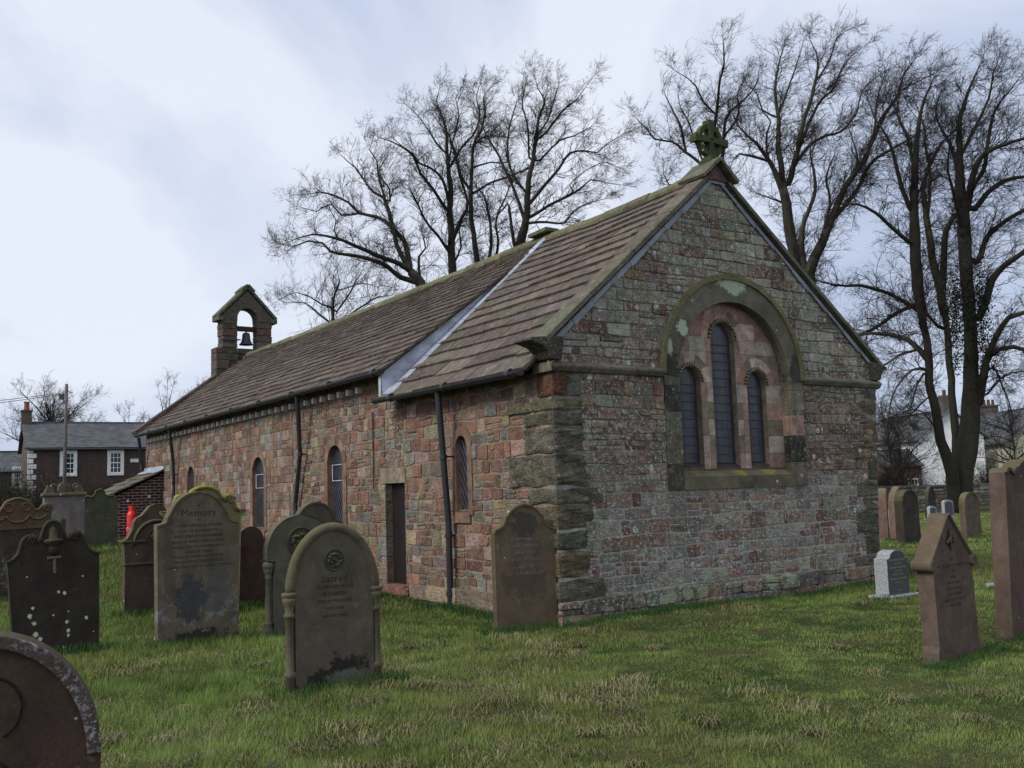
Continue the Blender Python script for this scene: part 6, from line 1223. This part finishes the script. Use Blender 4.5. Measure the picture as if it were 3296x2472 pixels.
for k_, l_ in TREES.items():
    kw = dict(dens=5.6, L1=1.4, per=(7, 6), upb=.05)
    if k_ == 't10': kw = dict(dens=6.5, L1=1.6, ntrunk=3, per=(8, 6), upb=.02)
    if k_ in ('t7', 't9', 't8'): kw = dict(dens=5.6, L1=1.45, wind=.06, per=(7, 6), upb=.05)
    if k_ == 't5': kw = dict(dens=5.0, L1=1.9, per=(6, 6))
    tree('bare_tree', l_, LB[k_], **kw)
# procedural background trees
def autotree(x, y, h, spread, label, seed, n=14, r0=.22, low=.3, **kw):
    rr = random.Random(seed); z0 = gz(x, y); limbs = [[[x, y, z0-.3, r0], [x+.1, y, z0+h*low, r0*.8], [x, y, z0+h*.6, r0*.5], [x+rr.uniform(-.3, .3), y, z0+h*.97, .02]]]
    for i in range(n):
        a = rr.uniform(0, 2*math.pi); f = rr.uniform(low*.8, .75); zz = z0+h*f; out = spread*(1.05-abs(f-.42)*.9)*rr.uniform(.7, 1.1); up_ = h*rr.uniform(.12, .32); r_ = r0*(1-f)*.75+.02
        p = []
        for q in (0, .3, .65, 1): p.append([x+math.cos(a)*out*q+rr.uniform(-.2, .2)*q, y+math.sin(a)*out*q, zz+up_*q**.8+rr.uniform(-.2, .2)*q, r_*(1-q)+.012])
        limbs.append(p)
    return tree('bare_tree', limbs, label, group=kw.pop('group', 'bare trees in the far left background'), **kw)
autotree(-36.5, 78, 9.9, 4.2, 'round-crowned bare beech behind the slate-roofed house chimney', 3, 22, .3, .35, dens=3.5, L1=1.7, tw=1.3)
autotree(-45.5, 76, 9.0, 4.0, 'bare tree at the far left edge behind the cottage', 4, 18, .3, .25, dens=3, L1=1.7, tw=1.3)
autotree(-31.2, 80, 8.8, 1.2, 'thin bare tree over the house roof, left of the two slender ones', 5, 9, .10, .3, dens=2, L1=1.3, tw=1.3)
autotree(-27.5, 78, 10.6, 1.3, 'slender bare tree over the house roof, taller left one of the pair beside the church', 6, 10, .10, .3, dens=1.6, L1=1.3, tw=1.3)
autotree(-24.8, 78, 10.0, 1.3, 'slender bare tree over the house roof, right one of the pair beside the church', 8, 10, .10, .3, dens=1.6, L1=1.3, tw=1.3)
autotree(23.3, 60, 5.6, 2.4, 'small bushy bare tree left of the big three-trunked tree', 12, 16, .10, .1, dens=3.5, L1=1.5, group='bare trees on the right', tw=1.3)
autotree(31.2, 62, 6.4, 2.6, 'small bushy bare tree in front of the cream house', 13, 16, .10, .1, dens=3.5, L1=1.5, group='bare trees on the right', tw=1.3)
autotree(18.9, 50, 5.2, 2.0, 'dense thin shrubby tree by the wall, close to the right corner of the church', 14, 8, .07, .05, dens=2.2, L1=1.3, group='bare trees on the right', tw=1.3)
# hedges: twiggy shrubs, each countable shrub its own thing
def shrub(x, y, h, w_, label, seed, n=60, mat=None, grp='twiggy shrubs', leaf=False):
    g_ = np.random.default_rng(seed); z0 = gz(x, y); root = empty('bare_shrub', (x, y, z0), 0, label, 'shrub', grp)
    P = np.stack([g_.normal(0, w_*.25, n), g_.normal(0, w_*.2, n), np.full(n, -.05)], 1); D = np.stack([g_.normal(0, .45, n), g_.normal(0, .4, n), np.ones(n)], 1)
    Ln = h*g_.uniform(.6, 1.05, n); s1 = strands(P, D, Ln, np.full(n, .014), 7, .12, .05, .0)
    c2 = children(*s1, 9, .6, .4, Ln, .6); s2 = strands(*c2, 4, .18, .06, 0); c3 = children(*s2, 4, .6, .5, c2[2], .7); s3 = strands(*c3, 2, .18, .04, 0)
    v, f = strand_mesh([s1, s2, s3]); npmesh('branches', v, f, mat or M_twig, root)
    if leaf:
        m_ = 5000; q = s2[0].reshape(-1, 3)[g_.integers(0, s2[0].shape[0]*5, m_)]+g_.normal(0, .08, (m_, 3)); a = norm(g_.normal(0, 1, (m_, 3))); b_ = norm(np.cross(a, g_.normal(0, 1, (m_, 3)))); sz = .035
        v = np.stack([q-a*sz, q-b_*sz*.6, q+a*sz, q+b_*sz*.6], 1).reshape(-1, 3); f = np.arange(m_*4).reshape(-1, 4); npmesh('leaves', v, f, M_ivy, root, smooth=False)
    return root
M_ivy = simple('ivy_leaf', (.03, .045, .015), .6, .3, .4, 3)
for i, (x, y, h, w_, lf, lab) in enumerate([(-24.5, 50.5, 2.9, 3.2, 0, 'brown twiggy shrub below the right sash window of the slate-roofed house'), (-21.0, 50, 2.4, 3, 0, 'brown twiggy shrub next to the church, right of the one under the sash window'), (-27.0, 51, 2.7, 3, 0, 'brown twiggy shrub below the left sash window of the slate-roofed house'),
        (-22.0, 46, 2.2, 2.2, 1, 'leafy dark green shrub at the white quoined corner of the house'), (-30.0, 56, 3.0, 3.0, 1, 'leafy dark shrub against the cottage at the far left'), (-19.3, 44, 1.7, 2.0, 0, 'low twiggy shrub behind the pedestal monument'), (-17, 44, 2.2, 2.6, 0, 'thorny twiggy shrub with long arching stems left of the lean-to roof')]):
    shrub(x, y, h, w_, lab, 50+i, 70, leaf=bool(lf))
for i, (x, y, h, w_, lab) in enumerate([(21.1, 55, 2.6, 2.6, 'twiggy shrub beyond the wall in front of the brick outbuilding'), (27.9, 62, 1.9, 2.4, 'reddish twiggy shrub beyond the wall at the whitewashed gable'), (30.7, 64, 2.4, 3.0, 'twiggy shrub in front of the red brick cottage'), (18.5, 50, 2.0, 1.6, 'low twiggy shrub beyond the wall right beside the church corner')]):
    shrub(x, y, h, w_, lab, 80+i, 80, grp='twiggy shrubs beyond the churchyard wall')
# ivy on the thickest trunk of the big tree
big = [o for o in scene.objects if o.get('label', '').startswith('largest bare tree')][0]; g_ = np.random.default_rng(3); m_ = 5200
zz = g_.triangular(5.5, 9.3, 11.2, m_); th = g_.uniform(0, 6.28, m_); rr_ = .50+.28*np.abs(g_.normal(0, 1, m_)); q = np.stack([20.35+.10*(zz-7)/2+rr_*np.cos(th)-big.location.x, 43.6+rr_*np.sin(th)-big.location.y, zz-big.location.z], 1)
a = norm(g_.normal(0, 1, (m_, 3))); b_ = norm(np.cross(a, g_.normal(0, 1, (m_, 3)))); sz = g_.uniform(.035, .07, (m_, 1))
npmesh('ivy', np.stack([q-a*sz, q-b_*sz*.6, q+a*sz, q+b_*sz*.6], 1).reshape(-1, 3), np.arange(m_*4).reshape(-1, 4), simple('dark_ivy', (.018, .024, .010), .6, .3, .4, 3), big, smooth=False)
# ================================================================ grass
def grass():
    g_ = np.random.default_rng(1)
    def inside(X, Y):
        dx, dy = X-.5, Y-12.025; c_, s_ = math.cos(.621), math.sin(.621); lx = c_*dx+s_*dy; ly = -s_*dx+c_*dy
        return (lx > .02+SK*ly) & (lx < 6.6) & (ly > .02) & (ly < 20)
    Vs, Fs, Cs = [], [], []; off_ = 0
    bands = [(2.4, 4.2, 13000, .080, .0026, 3), (4.2, 6.5, 9500, .080, .0031, 2), (6.5, 9.5, 5200, .075, .0040, 2), (9.5, 14, 2600, .075, .0056, 2), (14, 22, 950, .085, .009, 1), (22, 45, 260, .09, .018, 1)]
    for y0, y1, dn, ln, wd, seg in bands:
        m0, m1 = -.60*y1-.8, .60*y1+.8; n = int((y1-y0)*(m1-m0)*dn); X = g_.uniform(m0, m1, n); Y = g_.uniform(y0, y1, n)
        k = (np.abs(X) < .60*Y+.8) & ~inside(X, Y); X, Y = X[k], Y[k]; n = len(X)
        patch = vnoise(X*1.3, Y*1.3, 11)*.55+vnoise(X*3.7, Y*3.7, 12)*.3+vnoise(X*9, Y*9, 14)*.15
        # distance from the walls: lush near the church, thinner and browner to the front right
        straw = sstep((patch-.53)/.2)*.26 + sstep((5.8-Y)/2.8)*.16*sstep((X+1.8)/2) + .09 + sstep((X-1.2)/2)*sstep((8-Y)/3)*.30 + sstep((X-2)/3)*.05
        straw = straw*(1-.6*sstep((-X-1.2)/1.6)*sstep((Y-6.0)/2)) * (1-.6*sstep((Y-9.0)/2.2)*sstep((16-Y)/2))
        isS = g_.random(n) < np.clip(straw, 0, .85)
        tuf = sstep((vnoise(X*6.5, Y*6.5, 31)-.35)/.4)*.6+.4*vnoise(X*14, Y*14, 32); H_ = ln*.86*(.30+.6*vnoise(X*1.9+7, Y*1.9, 13)+.62*tuf)*g_.uniform(.55, 1.25, n)*(1-.42*sstep((X+.2)/2)*(Y < 13))
        H_ *= 1+.45*sstep((-X-.8)/2)
        H_ = np.where(isS, H_*.8, H_); W = wd*g_.uniform(.7, 1.3, n)
        az = g_.uniform(0, 2*np.pi, n); lean = np.where(isS, g_.uniform(.5, 1.5, n), g_.uniform(.1, .75, n)); cl = (vnoise(X*2.3, Y*2.3, 15)-.5)*2.5+.6; az2 = np.where(g_.random(n) < .45, cl*3, az)
        dx, dy = np.cos(az2)*lean, np.sin(az2)*lean; px, py = -np.sin(g_.uniform(0, 6.28, n)), np.cos(g_.uniform(0, 6.28, n)); Z = terr(X, Y)-.008
        bl = np.hypot(px, py)+1e-6; px, py = px/bl, py/bl
        gr = np.stack([g_.uniform(.085, .175, n), g_.uniform(.155, .24, n), g_.uniform(.028, .056, n)], 1)*(.72+.62*vnoise(X*1.1, Y*1.1, 16))[:, None]*(.72+.6*tuf)[:, None]
        yel = vnoise(X*.8+3, Y*.8, 17)[:, None]; gr = gr*(1-.40*yel)+np.array([.30, .25, .08])*.40*yel
        sb = g_.uniform(.15, .34, n); st = np.stack([sb, sb*g_.uniform(.86, .96, n), sb*g_.uniform(.30, .42, n)], 1)
        cc = np.where(isS[:, None], st*(.6+.6*g_.random((n, 1))), gr)
        rows = []
        for q in range(seg+1):
            f = q/seg if seg > 1 else q; droop = f*f
            hz = H_*(f*(1-.22*lean*f)); ox = dx*H_*droop*.8; oy = dy*H_*droop*.8; ww = W*(1-f)*.5+.0002
            if q == seg: rows.append(np.stack([X+ox, Y+oy, Z+hz], 1)[:, None])
            else: rows.append(np.stack([np.stack([X+ox-px*ww, Y+oy-py*ww, Z+hz], 1), np.stack([X+ox+px*ww, Y+oy+py*ww, Z+hz], 1)], 1))
        v = np.concatenate(rows, 1); k = v.shape[1]; base = (np.arange(n)*k)[:, None]; tr = []
        for q in range(seg-1): a = 2*q; tr += [[a, a+1, a+3], [a, a+3, a+2]]
        tr.append([2*seg-2, 2*seg-1, 2*seg]); f = (base[:, :, None]+np.array(tr)[None]).reshape(-1, 3)
        Vs.append(v.reshape(-1, 3)); Fs.append(f+off_); Cs.append(np.repeat(cc, k, 0)); off_ += n*k
    # matted tufts of dead grass
    n_t = 300; TX = g_.uniform(-4.5, 6, n_t*4); TY = g_.uniform(2.9, 13, n_t*4); k = (np.abs(TX) < .56*TY) & ~inside(TX, TY) & (g_.random(n_t*4) < .30+.70*sstep((vnoise(TX*.9, TY*.9, 21)-.50)/.2)) & (g_.random(n_t*4) < np.where(TX > 1.0, .22, 1)*np.where(TY > 8.5, .4, 1)); TX, TY = TX[k][:n_t], TY[k][:n_t]; n_t = len(TX)
    per = 80; n = n_t*per; ci = np.repeat(np.arange(n_t), per); sz = (.035+.16*g_.random(n_t)**2.0)[ci]; main = g_.uniform(0, 6.28, n_t)[ci]
    X = TX[ci]+g_.normal(0, 1, n)*sz; Y = TY[ci]+g_.normal(0, 1, n)*sz; az = main+g_.normal(0, .9, n); H_ = g_.uniform(.05, .13, n)*(.7+sz*2); dx, dy = np.cos(az), np.sin(az); Z = terr(X, Y)
    top = g_.uniform(.025, .06, n); W = g_.uniform(.0010, .0020, n)*(1+TY[ci]*.10); px, py = -dy, dx
    a = np.stack([X-px*W, Y-py*W, Z], 1); b_ = np.stack([X+px*W, Y+py*W, Z], 1); mx, my = X+dx*H_*.5, Y+dy*H_*.5
    c_ = np.stack([mx-px*W, my-py*W, Z+top], 1); d_ = np.stack([mx+px*W, my+py*W, Z+top], 1); e_ = np.stack([X+dx*H_*1.15, Y+dy*H_*1.15, Z+top*.5], 1)
    v = np.stack([a, b_, c_, d_, e_], 1).reshape(-1, 3); f = ((np.arange(n)*5)[:, None, None]+np.array([[0, 1, 3], [0, 3, 2], [2, 3, 4]])[None]).reshape(-1, 3)
    sb = g_.uniform(.16, .34, n); cc = np.stack([sb, sb*g_.uniform(.84, .95, n), sb*g_.uniform(.36, .48, n)], 1)*g_.uniform(.55, 1, n_t)[ci][:, None]
    Vs.append(v); Fs.append(f+off_); Cs.append(np.repeat(cc, 5, 0)); off_ += n*5
    # tall growth round the foot of each stone and along the walls
    feet = [(o.location.x, o.location.y, o.rotation_euler.z) for o in scene.objects if o.parent is None and o.get('category') in ('gravestone', 'monument')]
    fx, fy = [], []
    for x, y, a_ in feet:
        n = int(900/(1+max(0, y-8)*.05)); t_ = g_.uniform(-.62, .62, n); s_ = g_.normal(-.05, .07, n); fx.append(x+np.cos(a_)*t_-np.sin(a_)*s_); fy.append(y+np.sin(a_)*t_+np.cos(a_)*s_)
    for (x0, y0, x1, y1, n) in ((.5, 12.0, 5.8, 15.8, 7000), (.45, 11.98, -9.6, 27.6, 14000)):
        t_ = g_.uniform(0, 1, n); s_ = np.abs(g_.normal(0, .10, n))+.03; dxx, dyy = x1-x0, y1-y0; l_ = math.hypot(dxx, dyy); nx_, ny_ = dyy/l_, -dxx/l_
        if nx_*(0-x0)+ny_*(0-y0) < 0: nx_, ny_ = -nx_, -ny_
        fx.append(x0+dxx*t_+nx_*s_); fy.append(y0+dyy*t_+ny_*s_)
    X = np.concatenate(fx); Y = np.concatenate(fy); n = len(X); az = g_.uniform(0, 6.28, n); lean = g_.uniform(.05, .5, n); H_ = g_.uniform(.05, .145, n)*(1-.35*(X > .6)); W = .0032*(1+Y*.05); Z = terr(X, Y)-.01; px, py = -np.sin(az+1.3), np.cos(az+1.3)
    v = np.stack([np.stack([X-px*W, Y-py*W, Z], 1), np.stack([X+px*W, Y+py*W, Z], 1), np.stack([X+np.cos(az)*lean*H_*.4-px*W*.6, Y+np.sin(az)*lean*H_*.4-py*W*.6, Z+H_*.6], 1), np.stack([X+np.cos(az)*lean*H_*.4+px*W*.6, Y+np.sin(az)*lean*H_*.4+py*W*.6, Z+H_*.6], 1), np.stack([X+np.cos(az)*lean*H_, Y+np.sin(az)*lean*H_, Z+H_], 1)], 1).reshape(-1, 3)
    f = ((np.arange(n)*5)[:, None, None]+np.array([[0, 1, 3], [0, 3, 2], [2, 3, 4]])[None]).reshape(-1, 3)
    cc = np.stack([g_.uniform(.026, .06, n), g_.uniform(.072, .12, n), g_.uniform(.015, .03, n)], 1); Vs.append(v); Fs.append(f+off_); Cs.append(np.repeat(cc, 5, 0))
    t = Mt('grass_blade', .6, .25); c_ = t.attr(); t.b.inputs['Subsurface Weight'].default_value = 0; M_grass = t.col(c_)
    tag(npmesh('grass', np.concatenate(Vs), np.concatenate(Fs), M_grass, None, np.concatenate(Cs), smooth=False), 'rough winter grass, green with straw-coloured matted tufts, covering the churchyard', 'grass', kind='stuff')
grass()
